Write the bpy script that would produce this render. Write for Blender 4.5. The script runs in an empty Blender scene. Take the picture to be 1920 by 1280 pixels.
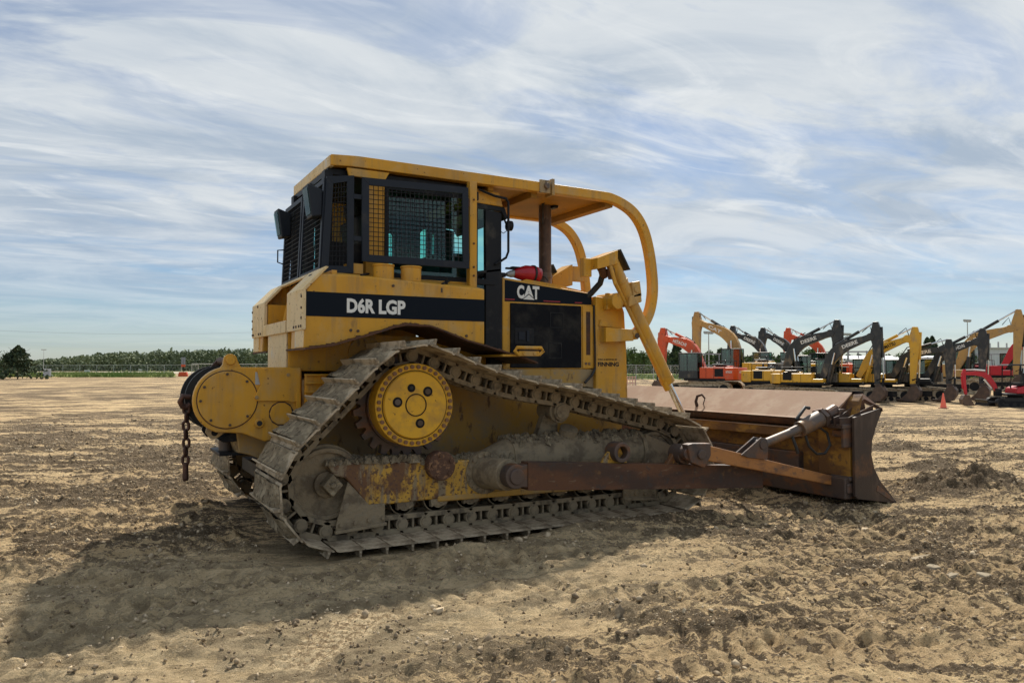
import bpy, bmesh, math, random
import numpy as np
from mathutils import Vector, Matrix

R = math.radians
rnd = random.Random(7)
scn = bpy.context.scene
col = scn.collection

# ---------------------------------------------------------------- camera
CX, CY, CZ = -1.622, -7.112, 1.392
YAW, PITCH, FPX = 0.5055, 0.0348, 1435.0
cam = bpy.data.cameras.new("camera")
cam.sensor_width = 36.0
cam.lens = 36.0 * FPX / 1920.0
cam.clip_start = 0.05
cam.clip_end = 3000
camo = bpy.data.objects.new("camera", cam)
col.objects.link(camo)
fwd = Vector((math.sin(YAW) * math.cos(PITCH), math.cos(YAW) * math.cos(PITCH), math.sin(PITCH)))
camo.location = (CX, CY, CZ)
camo.rotation_euler = fwd.to_track_quat('-Z', 'Y').to_euler()
scn.camera = camo

# ---------------------------------------------------------------- sky + sun
SUN = Vector((0.66, 0.64, 1.0)).normalized()
SUN_EL = math.asin(SUN.z)
SUN_AZ = math.atan2(SUN.x, SUN.y)
world = bpy.data.worlds.new("World")
scn.world = world
world.use_nodes = True
wn, wl = world.node_tree.nodes, world.node_tree.links
wn.clear()


def N(nodes, typ, **kw):
    n = nodes.new(typ)
    for k, v in kw.items():
        if k.startswith("_"):
            n.inputs[k[1:]].default_value = v
        else:
            setattr(n, k, v)
    return n


def build_world():
    out = N(wn, "ShaderNodeOutputWorld")
    bg = N(wn, "ShaderNodeBackground", _Strength=0.1)
    wl.new(bg.outputs[0], out.inputs[0])
    sky = N(wn, "ShaderNodeTexSky", sky_type='NISHITA', sun_disc=False, sun_elevation=SUN_EL, sun_rotation=SUN_AZ,
            altitude=300.0, air_density=1.0, dust_density=0.6, ozone_density=1.2)
    tc = N(wn, "ShaderNodeTexCoord")
    sep = N(wn, "ShaderNodeSeparateXYZ")
    wl.new(tc.outputs['Generated'], sep.inputs[0])
    # flatten the dome onto a cloud layer
    zz = N(wn, "ShaderNodeMath", operation='ADD')
    zz.inputs[1].default_value = 0.10
    mx = N(wn, "ShaderNodeMath", operation='MAXIMUM')
    mx.inputs[1].default_value = 0.02
    wl.new(sep.outputs[2], mx.inputs[0])
    wl.new(mx.outputs[0], zz.inputs[0])
    dv = N(wn, "ShaderNodeVectorMath", operation='DIVIDE')
    cb = N(wn, "ShaderNodeCombineXYZ")
    for i in range(3):
        wl.new(zz.outputs[0], cb.inputs[i])
    wl.new(tc.outputs['Generated'], dv.inputs[0])
    wl.new(cb.outputs[0], dv.inputs[1])
    flat = N(wn, "ShaderNodeVectorMath", operation='MULTIPLY')
    flat.inputs[1].default_value = (1, 1, 0)
    wl.new(dv.outputs[0], flat.inputs[0])

    def layer(rot, scale, nscale, det, rough, dist, seed, lo, hi):
        mp = N(wn, "ShaderNodeMapping")
        mp.inputs['Rotation'].default_value = (0, 0, R(rot))
        mp.inputs['Scale'].default_value = (scale[0], scale[1], 1)
        mp.inputs['Location'].default_value = (seed, seed * .37, 0)
        wl.new(flat.outputs[0], mp.inputs[0])
        no = N(wn, "ShaderNodeTexNoise", _Scale=nscale, _Detail=det, _Roughness=rough, _Distortion=dist)
        wl.new(mp.outputs[0], no.inputs[0])
        mr = N(wn, "ShaderNodeMapRange", interpolation_type='SMOOTHSTEP')
        mr.inputs[1].default_value = lo
        mr.inputs[2].default_value = hi
        wl.new(no.outputs[0], mr.inputs[0])
        return mr.outputs[0]
    # cirrus streaks (fine), veil (broad), thicker grey patches, low bands
    a = layer(0, (.50, 1.0), 2.1, 13, .60, 1.1, CL['s1'], .34, .64)
    w = layer(0, (.42, 1.0), 2.7, 14, .60, 1.5, CL['s1'] + 5, .50, .74)
    b = layer(0, (.65, 1.0), 1.0, 7, .55, .6, CL['s2'], .24, .54)
    g = layer(0, (.55, 1.0), 1.4, 11, .6, .9, CL['s3'], .36, .66)

    def math_(op, x, y):
        m = N(wn, "ShaderNodeMath", operation=op, use_clamp=True)
        for i, q in enumerate((x, y)):
            if isinstance(q, (int, float)):
                m.inputs[i].default_value = q
            else:
                wl.new(q, m.inputs[i])
        return m.outputs[0]
    # veil cover: fades to clear in a band low above the horizon
    low = N(wn, "ShaderNodeMapRange", interpolation_type='SMOOTHSTEP')
    low.inputs[1].default_value = 0.02
    low.inputs[2].default_value = 0.20
    wl.new(sep.outputs[2], low.inputs[0])
    cover = math_('ADD', math_('MULTIPLY', a, .66), math_('MULTIPLY', b, .60))
    cover = math_('MULTIPLY', cover, math_('ADD', math_('MULTIPLY', low.outputs[0], .74), .24))

    def mix(fac, c1, c2):
        m = N(wn, "ShaderNodeMix", data_type='RGBA')
        for s, q in ((0, fac), (6, c1), (7, c2)):
            if isinstance(q, tuple):
                m.inputs[s].default_value = q
            elif isinstance(q, (int, float)):
                m.inputs[s].default_value = q
            else:
                wl.new(q, m.inputs[s])
        return m.outputs[2]
    tint = N(wn, "ShaderNodeMix", data_type='RGBA', blend_type='MULTIPLY')
    tint.inputs[0].default_value = 1
    tint.inputs[7].default_value = CL['tint']
    wl.new(sky.outputs[0], tint.inputs[6])
    base = tint.outputs[2]
    cloud = mix(g, CL['white'], CL['grey'])
    c = mix(cover, base, cloud)
    c = mix(math_('MULTIPLY', math_('MULTIPLY', w, low.outputs[0]), .62), c, CL['bright'])
    wl.new(c, bg.inputs[0])


CL = dict(s1=3.1, s2=7.7, s3=1.9, tint=(.60, .70, .82, 1), white=(6.6, 7.0, 7.3, 1), grey=(3.9, 4.7, 5.7, 1), bright=(8.3, 8.5, 8.5, 1))
build_world()
sun = bpy.data.lights.new("sun", 'SUN')
sun.energy = 5.0
sun.angle = R(1.2)
sun.color = (1.0, .93, .82)
suno = bpy.data.objects.new("sun", sun)
suno.rotation_euler = SUN.to_track_quat('Z', 'Y').to_euler()
suno.location = (6, 6, 12)
col.objects.link(suno)
scn.view_settings.view_transform = 'Standard'
scn.view_settings.look = 'None'
scn.view_settings.exposure = 0.1
scn.view_settings.gamma = 1.0
scn.cycles.use_denoising = True
scn.cycles.use_adaptive_sampling = False
scn.cycles.max_bounces = 5
scn.cycles.sample_clamp_indirect = 3.0
scn.cycles.transparent_max_bounces = 12


# ---------------------------------------------------------------- materials
def L4(c):
    return (c[0], c[1], c[2], 1)


def mat(name, base, rough=.6, metal=0.0, layers=(), bump=None, coord='Object', spec=.5, emis=None):
    """layers: (colour, scale, lo, hi, stretch(x,y,z), strength[, detail]) noise-masked coats over the base"""
    m = bpy.data.materials.new(name)
    m.use_nodes = True
    nt = m.node_tree
    nodes, links = nt.nodes, nt.links
    p = nodes["Principled BSDF"]
    p.inputs['Roughness'].default_value = rough
    p.inputs['Metallic'].default_value = metal
    p.inputs['Specular IOR Level'].default_value = spec
    p.inputs['Base Color'].default_value = L4(base)
    tc = nodes.new("ShaderNodeTexCoord")
    cur = None
    for i, ly in enumerate(layers):
        c, sc, lo, hi, st, amt = ly[:6]
        mp = nodes.new("ShaderNodeMapping")
        mp.inputs['Scale'].default_value = st
        mp.inputs['Location'].default_value = (i * 3.7 + len(name), i * 1.3, i * 2.1)
        links.new(tc.outputs[coord], mp.inputs[0])
        no = nodes.new("ShaderNodeTexNoise")
        no.inputs['Scale'].default_value = sc
        no.inputs['Detail'].default_value = ly[6] if len(ly) > 6 else 7
        no.inputs['Roughness'].default_value = .62
        links.new(mp.outputs[0], no.inputs[0])
        mr = nodes.new("ShaderNodeMapRange")
        mr.interpolation_type = 'SMOOTHSTEP'
        mr.inputs[1].default_value = lo
        mr.inputs[2].default_value = hi
        mr.inputs[4].default_value = amt
        links.new(no.outputs[0], mr.inputs[0])
        mx = nodes.new("ShaderNodeMix")
        mx.data_type = 'RGBA'
        links.new(mr.outputs[0], mx.inputs[0])
        if cur is None:
            mx.inputs[6].default_value = L4(base)
        else:
            links.new(cur, mx.inputs[6])
        mx.inputs[7].default_value = L4(c)
        cur = mx.outputs[2]
    if cur is not None:
        links.new(cur, p.inputs['Base Color'])
    if bump:
        no = nodes.new("ShaderNodeTexNoise")
        no.inputs['Scale'].default_value = bump[0]
        no.inputs['Detail'].default_value = 8
        no.inputs['Roughness'].default_value = .65
        links.new(tc.outputs[coord], no.inputs[0])
        bp = nodes.new("ShaderNodeBump")
        bp.inputs['Strength'].default_value = bump[1]
        bp.inputs['Distance'].default_value = bump[2]
        links.new(no.outputs[0], bp.inputs['Height'])
        links.new(bp.outputs[0], p.inputs['Normal'])
    if emis:
        p.inputs['Emission Color'].default_value = L4(emis)
        p.inputs['Emission Strength'].default_value = 1
    return m


U3 = (1, 1, 1)
MUD = (.29, .23, .15)
YEL = (.66, .335, .03)
M = {}
M['yellow'] = mat("cat_yellow_paint", YEL, .42, layers=[
    ((.52, .265, .035), 1.6, .42, .66, U3, .8), ((.44, .33, .18), 3.1, .48, .72, (1, 1, .5), .6), ((.36, .22, .08), 12, .50, .68, (1, 1, .10), .55), ((.50, .38, .20), 5, .56, .74, U3, .5),
    ((.12, .055, .025), 26, .64, .70, U3, .9), ((.20, .12, .06), 9, .61, .72, (1, 1, .25), .6)], bump=(7, .10, .03), spec=.3)
M['yellow_dusty_skylit'] = mat("dusty_yellow_paint", (.76, .60, .36), .75, spec=.25, layers=[  # dust, plus skylight on rear faces put into the paler colour
    ((.70, .48, .18), 2.2, .48, .66, U3, .6), ((.58, .60, .60), 3.0, .56, .66, U3, .8), ((.50, .37, .20), 12, .52, .68, (1, 1, .25), .6),
    ((.14, .07, .035), 30, .61, .66, U3, .9)], bump=(50, .1, .01))
M['yellow_low'] = mat("muddy_yellow_paint", (.46, .26, .045), .55, layers=[
    (MUD, 1.7, .42, .60, U3, .75), ((.10, .05, .025), 12, .56, .66, (1, 1, .4), .8), (MUD, 22, .58, .68, U3, .8)],
    bump=(40, .2, .01))
M['yellow_worn'] = mat("scraped_yellow_paint", (.55, .31, .04), .5, layers=[
    ((.13, .055, .025), 2.6, .47, .53, (1, 1, .6), .95), ((.24, .19, .12), 4.0, .49, .58, (2.0, 1, .45), .95),
    ((.09, .045, .03), 34, .53, .60, U3, .9)], bump=(45, .25, .01))
M['yellow_bright'] = mat("final_drive_yellow", (.72, .395, .03), .5, spec=.3, layers=[
    ((.50, .28, .05), 6, .46, .64, U3, .85), ((.13, .07, .03), 24, .63, .70, U3, .9), ((.25, .19, .10), 5, .6, .75, U3, .5)],
    bump=(60, .1, .01))
M['brown_yellow'] = mat("faded_brown_yellow", (.42, .22, .05), .6, layers=[((.30, .14, .05), 3, .45, .65, U3, .8)])
M['navy'] = mat("dark_decal_film", (.005, .009, .016), .5, spec=.12, layers=[((.02, .02, .02), 4, .55, .8, U3, .4)])
M['black'] = mat("black_paint", (.009, .010, .013), .5, spec=.25, layers=[((.09, .08, .065), 5, .52, .75, U3, .5)], bump=(60, .1, .01))
M['guard'] = mat("guard_dark_grey_paint", (.015, .020, .030), .5, spec=.25, layers=[((.06, .055, .05), 6, .55, .78, U3, .4)])
M['rubber'] = mat("black_rubber", (.014, .014, .014), .6, layers=[((.08, .07, .055), 9, .5, .75, U3, .5)])
M['perf'] = mat("perforated_black_screen", (.006, .007, .010), .6, spec=.12, layers=[((.045, .042, .036), 3.5, .42, .7, U3, .8)], bump=(120, .3, .01))
M['mud'] = mat("dried_mud", MUD, .93, layers=[((.13, .10, .07), 6, .42, .62, U3, .8), ((.27, .225, .16), 16, .52, .68, U3, .7)],
               bump=(30, .7, .02), spec=.2)
M['mudlump'] = mat("crumbled_mud", (.26, .21, .14), .95, layers=[((.46, .38, .26), 10, .48, .64, U3, .8), ((.07, .052, .035), 19, .52, .66, U3, .8)],
                   bump=(45, 1.0, .03), spec=.15)
M['mudsteel'] = mat("mud_smeared_steel", (.26, .21, .14), .75, spec=.3, layers=[((.08, .065, .048), 7, .48, .62, U3, .8), (MUD, 14, .48, .62, U3, .7)],
                    bump=(30, .4, .015))
M['shoetop'] = mat("worn_track_shoe", (.48, .395, .28), .85, spec=.15, layers=[((.20, .155, .105), 7, .45, .62, U3, .9), ((.60, .51, .37), 17, .54, .68, U3, .7)],
                   bump=(28, .7, .02))
M['rust'] = mat("rusty_plate", (.115, .052, .027), .66, spec=.3, layers=[
    ((.055, .034, .026), 2.2, .40, .58, (.6, 1, 2), .9), ((.26, .13, .045), 4.5, .58, .70, U3, .6), ((.05, .042, .04), 13, .54, .66, U3, .7), ((.20, .15, .10), 30, .60, .70, (.3, 1, 1), .5)],
    bump=(40, .35, .01))
M['rustbolt'] = mat("rusted_cap", (.10, .05, .03), .8, layers=[((.50, .28, .05), 11, .62, .66, U3, .9), ((.30, .16, .08), 26, .5, .62, U3, .8)],
                    bump=(60, .6, .01))
M['steel_dark'] = mat("dark_worn_steel", (.10, .072, .06), .5, metal=.35, layers=[
    ((.20, .085, .035), 3.2, .46, .62, (1, 1, 2), .8), ((.055, .05, .052), 9, .5, .66, U3, .8)], bump=(40, .25, .01))
M['blade_pink'] = mat("bleached_rusty_steel", (.35, .215, .13), .75, layers=[
    ((.45, .32, .215), 1.8, .42, .62, U3, .8), ((.34, .19, .12), 8, .5, .66, (1, 1, 3), .6), ((.20, .13, .10), 3.1, .66, .74, U3, .7)],
    bump=(50, .2, .01))
M['blade_must'] = mat("mustard_rusted_steel", (.30, .155, .03), .6, spec=.3, layers=[
    ((.12, .058, .024), 2.2, .40, .56, (1, 1, 2.5), .9), ((.46, .26, .05), 6, .55, .7, U3, .6), ((.07, .045, .035), 14, .56, .66, U3, .7)],
    bump=(40, .25, .01))
M['brace'] = mat("orange_rusted_arm", (.40, .17, .045), .55, layers=[((.17, .08, .04), 3.4, .45, .6, (1, 1, 3), .8), ((.08, .06, .055), 12, .56, .68, U3, .6)],
                 bump=(40, .2, .01))
M['chrome'] = mat("chrome_rod", (.75, .75, .73), .14, metal=1.0, layers=[((.35, .32, .28), 20, .55, .7, U3, .5)])
M['grey_steel'] = mat("grey_worn_steel", (.115, .09, .075), .5, metal=.3, layers=[((.24, .13, .06), 4, .46, .62, U3, .75), ((.25, .20, .14), 14, .54, .7, U3, .5)])
M['white'] = mat("white_lettering", (.78, .78, .74), .5)
M['redfilm'] = mat("red_pinstripe", (.33, .02, .025), .45)
M['red'] = mat("red_enamel", (.42, .008, .02), .25)
M['exhaust'] = mat("heat_browned_pipe", (.115, .075, .055), .6, metal=.3, layers=[((.05, .035, .03), 5, .45, .65, (1, 1, .5), .8), ((.24, .17, .12), 15, .55, .7, U3, .6)])
M['bolt'] = mat("dirty_bolt", (.09, .06, .04), .55, metal=.3)
M['boltring'] = mat("drive_bolt", (.20, .10, .05), .5, metal=.2)
M['rust_dark'] = mat("dark_scoured_plate", (.05, .033, .025), .5, spec=.35, layers=[
    ((.20, .085, .03), 1.9, .52, .66, (1, 1, 1), .75), ((.09, .06, .045), 6, .5, .64, (1, 1, .3), .7)], bump=(40, .25, .01))
M['canopy'] = mat("sooty_yellow_canopy", (.36, .185, .025), .6, spec=.25, layers=[((.22, .12, .03), 1.6, .42, .64, U3, .8), ((.10, .055, .03), 7, .58, .72, U3, .6)])
M['hole'] = mat("dark_recess", (.006, .005, .005), .9)
M['chain'] = mat("rusty_chain", (.075, .038, .028), .55, metal=.45, layers=[((.16, .07, .04), 12, .5, .65, U3, .7)])
M['orange'] = mat("orange_machine_paint", (.66, .085, .02), .4, layers=[((.45, .07, .03), 1.2, .5, .7, U3, .6), ((.30, .235, .16), 2.2, .52, .72, (1, 1, .5), .6), ((.05, .04, .035), 5, .60, .70, U3, .7)])
M['mach_yellow'] = mat("bright_machine_yellow", (.72, .40, .03), .4, layers=[((.50, .29, .05), 1.3, .5, .7, U3, .6), ((.30, .235, .16), 2.2, .52, .72, (1, 1, .5), .6), ((.05, .04, .035), 5, .60, .70, U3, .7)])
M['tan'] = mat("faded_tan_yellow", (.50, .29, .085), .5, layers=[((.38, .23, .09), 1.0, .45, .66, U3, .7), ((.30, .235, .16), 2.2, .52, .72, (1, 1, .5), .6), ((.05, .04, .035), 5, .60, .70, U3, .7)])
M['mach_black'] = mat("dark_machine_paint", (.022, .026, .03), .38, layers=[((.06, .06, .055), 1.4, .5, .7, U3, .6), ((.30, .235, .16), 2.2, .52, .72, (1, 1, .5), .6), ((.05, .04, .035), 5, .60, .70, U3, .7)])
M['mach_red'] = mat("crimson_machine_paint", (.50, .018, .03), .35)
M['shed'] = mat("pale_metal_cladding", (.55, .58, .60), .6, layers=[((.42, .45, .47), 1.0, .45, .6, (12, 12, .2), .6)])
M['fence_pink'] = mat("sun_bleached_orange_netting", (.80, .45, .36), .7)
M['cone'] = mat("orange_pvc", (.85, .16, .10), .5)
M['grey_paint'] = mat("galvanised_steel", (.42, .43, .42), .5, metal=.3)
M['trunk'] = mat("bark", (.10, .075, .055), .9, bump=(12, .6, .05))
M['hose'] = M['rubber']
M['concrete'] = mat("dusty_clod", (.40, .33, .23), .95, layers=[((.22, .175, .12), 5, .42, .6, U3, .8)], bump=(26, .8, .02), spec=.15)


def glass_mat(name, tint, gloss=.1):
    m = bpy.data.materials.new(name)
    m.use_nodes = True
    nt = m.node_tree
    nt.nodes.clear()
    o = nt.nodes.new("ShaderNodeOutputMaterial")
    t = nt.nodes.new("ShaderNodeBsdfTransparent")
    t.inputs[0].default_value = L4(tint)
    g = nt.nodes.new("ShaderNodeBsdfGlossy")
    g.inputs['Roughness'].default_value = .05
    mx = nt.nodes.new("ShaderNodeMixShader")
    mx.inputs[0].default_value = gloss
    nt.links.new(t.outputs[0], mx.inputs[1])
    nt.links.new(g.outputs[0], mx.inputs[2])
    nt.links.new(mx.outputs[0], o.inputs[0])
    return m


M['glass'] = glass_mat("green_tinted_glass", (.62, .92, .86), .05)
M['glass_dark'] = glass_mat("smoked_window", (.42, .58, .54), .14)


def foliage_mat(name, dark, light, sc=.6):
    m = mat(name, dark, .75, layers=[(light, sc, .40, .62, U3, 1.0, 3), (light, sc * 9, .52, .7, U3, .6, 2)], spec=.25)
    return m


M['leaf'] = foliage_mat("broadleaf_foliage", (.045, .075, .022), (.115, .165, .05))
M['leaf_hazed'] = foliage_mat("distant_foliage", (.10, .13, .075), (.21, .245, .14), .12)  # far trees lightened, haze put into the leaf colours
M['needle'] = foliage_mat("conifer_needles", (.03, .052, .028), (.08, .105, .05), .8)
M['grass'] = foliage_mat("verge_grass", (.13, .20, .045), (.26, .30, .10), .1)


# ---------------------------------------------------------------- mesh helpers
class MB:
    def __init__(s):
        s.v, s.f, s.mi, s.m = [], [], [], 0

    def add(s, verts, faces):
        b = len(s.v)
        s.v.extend([tuple(v) for v in verts])
        s.f.extend([tuple(i + b for i in f) for f in faces])
        s.mi.extend([s.m] * len(faces))
        return s

    def loft(s, A, B):
        n = len(A)
        s.add(list(A) + list(B), [tuple(range(n - 1, -1, -1)), tuple(range(n, 2 * n))] +
              [(i, (i + 1) % n, n + (i + 1) % n, n + i) for i in range(n)])
        return s

    def box(s, x0, x1, y0, y1, z0, z1):
        return s.loft([(x0, y0, z0), (x1, y0, z0), (x1, y1, z0), (x0, y1, z0)], [(x0, y0, z1), (x1, y0, z1), (x1, y1, z1), (x0, y1, z1)])

    def pxz(s, poly, y0, y1):          # polygon in x,z swept along y
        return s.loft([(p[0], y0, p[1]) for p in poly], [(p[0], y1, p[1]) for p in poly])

    def pyz(s, poly, x0, x1):
        return s.loft([(x0, p[0], p[1]) for p in poly], [(x1, p[0], p[1]) for p in poly])

    def strip(s, path, t, y0, y1):     # plate of thickness t following an x,z polyline
        up, dn = [], []
        n = len(path)
        for i, p in enumerate(path):
            a, b = path[max(0, i - 1)], path[min(n - 1, i + 1)]
            d = Vector((b[0] - a[0], b[1] - a[1])).normalized()
            up.append((p[0] - d.y * t / 2, p[1] + d.x * t / 2))
            dn.append((p[0] + d.y * t / 2, p[1] - d.x * t / 2))
        for i in range(n - 1):
            s.pxz([dn[i], dn[i + 1], up[i + 1], up[i]], y0, y1)
        return s

    def cyl(s, p0, p1, r0, r1=None, seg=20, caps=True):
        r1 = r0 if r1 is None else r1
        p0, p1 = Vector(p0), Vector(p1)
        d = (p1 - p0).normalized()
        u = d.orthogonal().normalized()
        w = d.cross(u)
        A = [p0 + (u * math.cos(2 * math.pi * i / seg) + w * math.sin(2 * math.pi * i / seg)) * r0 for i in range(seg)]
        B = [p1 + (u * math.cos(2 * math.pi * i / seg) + w * math.sin(2 * math.pi * i / seg)) * r1 for i in range(seg)]
        f = [(i, (i + 1) % seg, seg + (i + 1) % seg, seg + i) for i in range(seg)]
        if caps:
            f += [tuple(range(seg - 1, -1, -1)), tuple(range(seg, 2 * seg))]
        return s.add(A + B, f)

    def ring(s, c, axis, r0, r1, h, seg=32):   # flat annulus with thickness
        c, d = Vector(c), Vector(axis).normalized()
        u = d.orthogonal().normalized()
        w = d.cross(u)
        vs = []
        for (r, t) in ((r0, 0), (r1, 0), (r1, h), (r0, h)):
            vs += [c + d * t + (u * math.cos(2 * math.pi * i / seg) + w * math.sin(2 * math.pi * i / seg)) * r for i in range(seg)]
        f = []
        for k in range(4):
            a, b = k * seg, ((k + 1) % 4) * seg
            f += [(a + i, a + (i + 1) % seg, b + (i + 1) % seg, b + i) for i in range(seg)]
        return s.add(vs, f)

    def tube(s, path, r, seg=8, closed=False):
        P = [Vector(p) for p in path]
        n = len(P)
        rr = r if isinstance(r, (list, tuple)) else [r] * n
        u = None
        vs = []
        for i, p in enumerate(P):
            if closed:
                d = (P[(i + 1) % n] - P[i - 1]).normalized()
            else:
                d = (P[min(n - 1, i + 1)] - P[max(0, i - 1)]).normalized()
            if u is None:
                u = d.orthogonal().normalized()
            else:
                u = (u - d * u.dot(d)).normalized()
            w = d.cross(u)
            for k in range(seg):
                a = 2 * math.pi * (k + .5) / seg
                vs.append(p + (u * math.cos(a) + w * math.sin(a)) * rr[i])
        f = []
        for i in range(n if closed else n - 1):
            j = (i + 1) % n
            f += [(i * seg + k, i * seg + (k + 1) % seg, j * seg + (k + 1) % seg, j * seg + k) for k in range(seg)]
        if not closed:
            f += [tuple(range(seg - 1, -1, -1)), tuple(range((n - 1) * seg, n * seg))]
        return s.add(vs, f)

    def xform(s, mtx, start=0):
        for i in range(start, len(s.v)):
            s.v[i] = tuple(mtx @ Vector(s.v[i]))
        return s

    def mesh(s, name, mats):
        me = bpy.data.meshes.new(name)
        me.from_pydata(s.v, [], s.f)
        for m in (mats if isinstance(mats, (list, tuple)) else [mats]):
            me.materials.append(M[m] if isinstance(m, str) else m)
        me.polygons.foreach_set("material_index", s.mi)
        bm = bmesh.new()
        bm.from_mesh(me)
        bmesh.ops.recalc_face_normals(bm, faces=bm.faces)
        bm.to_mesh(me)
        bm.free()
        return me

    def build(s, name, mats, parent=None, bevel=0.0, smooth=None, seg=2):
        me = s.mesh(name, mats)
        o = bpy.data.objects.new(name, me)
        col.objects.link(o)
        o.parent = parent
        if smooth:
            sm(me, smooth)
        if bevel:
            b = o.modifiers.new("bevel", 'BEVEL')
            b.width = bevel
            b.segments = seg
            b.limit_method = 'ANGLE'
            b.angle_limit = R(35)
            b.harden_normals = False
        return o


def build_each(b, name, mats, parent=None, bevel=0.0, smooth=None):
    """one object per separate solid collected in the builder"""
    par = list(range(len(b.v)))

    def find(i):
        while par[i] != i:
            par[i] = par[par[i]]
            i = par[i]
        return i
    for f in b.f:
        r0 = find(f[0])
        for i in f[1:]:
            r1 = find(i)
            if r1 != r0:
                par[r1] = r0
    groups = {}
    for k, f in enumerate(b.f):
        groups.setdefault(find(f[0]), []).append(k)
    out = []
    for g in groups.values():
        q = MB()
        mp = {}
        for k in g:
            for i in b.f[k]:
                if i not in mp:
                    mp[i] = len(q.v)
                    q.v.append(b.v[i])
            q.f.append(tuple(mp[i] for i in b.f[k]))
            q.mi.append(b.mi[k])
        out.append(q.build(name, mats, parent, bevel, smooth))
    return out


def sm(me, ang=35):
    me.polygons.foreach_set("use_smooth", [True] * len(me.polygons))
    me.set_sharp_from_angle(angle=R(ang))


def tag(o, label=None, cat=None, group=None, kind=None):
    if label:
        o['label'] = label
    if cat:
        o['category'] = cat
    if group:
        o['group'] = group
    if kind:
        o['kind'] = kind
    return o


def thing(name, label, cat, loc=(0, 0, 0), rotz=0, group=None, scale=1.0):
    o = bpy.data.objects.new(name, None)
    o.empty_display_size = .2
    col.objects.link(o)
    o.location = loc
    o.rotation_euler = (0, 0, rotz)
    o.scale = (scale,) * 3
    return tag(o, label, cat, group)


def letters(txt, o, xd, up, h, name, m, parent, width=None, bold=.02, ext=.002, space=1.0):
    """solid lettering standing proud of a panel: o = lower left corner, xd = reading direction"""
    cu = bpy.data.curves.new("t", 'FONT')
    cu.body = txt
    cu.size = 1.0
    cu.offset = bold
    cu.extrude = 0.5
    cu.space_character = space
    cu.resolution_u = 3
    to = bpy.data.objects.new("t", cu)
    col.objects.link(to)
    dg = bpy.context.evaluated_depsgraph_get()
    me = bpy.data.meshes.new_from_object(to.evaluated_get(dg))
    bpy.data.objects.remove(to)
    co = np.empty(len(me.vertices) * 3)
    me.vertices.foreach_get("co", co)
    co = co.reshape(-1, 3)
    mn, mxx = co.min(0), co.max(0)
    sy = h / (mxx[1] - mn[1])
    sx = (width / (mxx[0] - mn[0])) if width else sy
    xd, up = Vector(xd).normalized(), Vector(up).normalized()
    nr = xd.cross(up)
    o = Vector(o)
    out = (np.outer((co[:, 0] - mn[0]) * sx, xd) + np.outer((co[:, 1] - mn[1]) * sy, up) + np.outer(co[:, 2] * ext, nr) + np.array(o))
    me.vertices.foreach_set("co", out.ravel())
    me.materials.clear()
    me.materials.append(M[m])
    me.name = name
    ob = bpy.data.objects.new(name, me)
    col.objects.link(ob)
    ob.parent = parent
    return ob


# ---------------------------------------------------------------- noise on numpy arrays
def _h(ix, iy, seed):
    with np.errstate(over='ignore'):
        n = (ix.astype(np.int64) * 374761393 + iy.astype(np.int64) * 668265263 + seed * 974634777) & 0xffffffff
        n = ((n ^ (n >> 13)) * 1274126177) & 0xffffffff
        n = n ^ (n >> 16)
    return (n & 0xffff) / 65535.0


def vn(x, y, seed=0):
    ix, iy = np.floor(x), np.floor(y)
    fx, fy = x - ix, y - iy
    fx, fy = fx * fx * (3 - 2 * fx), fy * fy * (3 - 2 * fy)
    a, b = _h(ix, iy, seed), _h(ix + 1, iy, seed)
    c, d = _h(ix, iy + 1, seed), _h(ix + 1, iy + 1, seed)
    return (a * (1 - fx) + b * fx) * (1 - fy) + (c * (1 - fx) + d * fx) * fy


def fbm(x, y, o=4, seed=0, g=.5):
    t, a, s = 0, 1, 0
    for i in range(o):
        t = t + a * vn(x * 2 ** i + 17.3 * i, y * 2 ** i - 9.1 * i, seed + i)
        s += a
        a *= g
    return t / s


def ss(x, a, b):
    t = np.clip((x - a) / (b - a), 0, 1)
    return t * t * (3 - 2 * t)


FH = (math.sin(YAW), math.cos(YAW))
RH = (math.cos(YAW), -math.sin(YAW))


def gz(x, y):
    """broad lie of the land: the yard falls away gently towards the parked machines"""
    x, y = np.asarray(x, float), np.asarray(y, float)
    D = (x - CX) * FH[0] + (y - CY) * FH[1]
    A = (x - CX) * RH[0] + (y - CY) * RH[1]
    s = ss(A / np.maximum(D, 4), .02, .25)
    return s * (-.62 * ss(D, 13, 38) + .30 * ss(D, 46, 62) + .1 * ss(D, 70, 110))


def at(px, D, dz=0.0):
    """point on the ground, given bearing as column of a 1920-wide frame and distance ahead"""
    a = (px - 960) / FPX * D
    x, y = CX + FH[0] * D + RH[0] * a, CY + FH[1] * D + RH[1] * a
    return (x, y, float(gz(x, y)) + dz)

# ---------------------------------------------------------------- the yard
def axis(parts):
    out = [parts[0][0]]
    for a, b, s0, s1 in parts:
        x, s = a, s0
        n = 0
        while x < b - 1e-6:
            t = (x - a) / (b - a)
            x += s0 * (s1 / s0) ** t
            out.append(min(x, b))
    return np.array(out)


def soil(x, y):
    """0 = pale packed sand, 1 = dark broken clods; streaks follow the machine paths"""
    c, s = math.cos(-.55), math.sin(-.55)
    u, v = x * c + y * s, -x * s + y * c
    v = v + 1.4 * fbm(x * .16, y * .16, 2, 55) + .05 * u * np.sin(u * .35)
    wx = fbm(x * .25, y * .25, 3, 5) * 3
    n = fbm(u * .5 + wx, v * 1.5 + wx * .6, 5, 11, .62)
    n2 = fbm(x * .20, y * .24, 3, 31)
    n3 = fbm(u * .8 + .6 * n, v * 4.6 + 1.5 * n, 4, 77, .6)
    n4 = fbm(x * 7, y * 7, 3, 99, .6)
    k = n * .30 + n2 * .22 + n3 * .46 + n4 * .22
    return ss(k, .53, .68)


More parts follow.
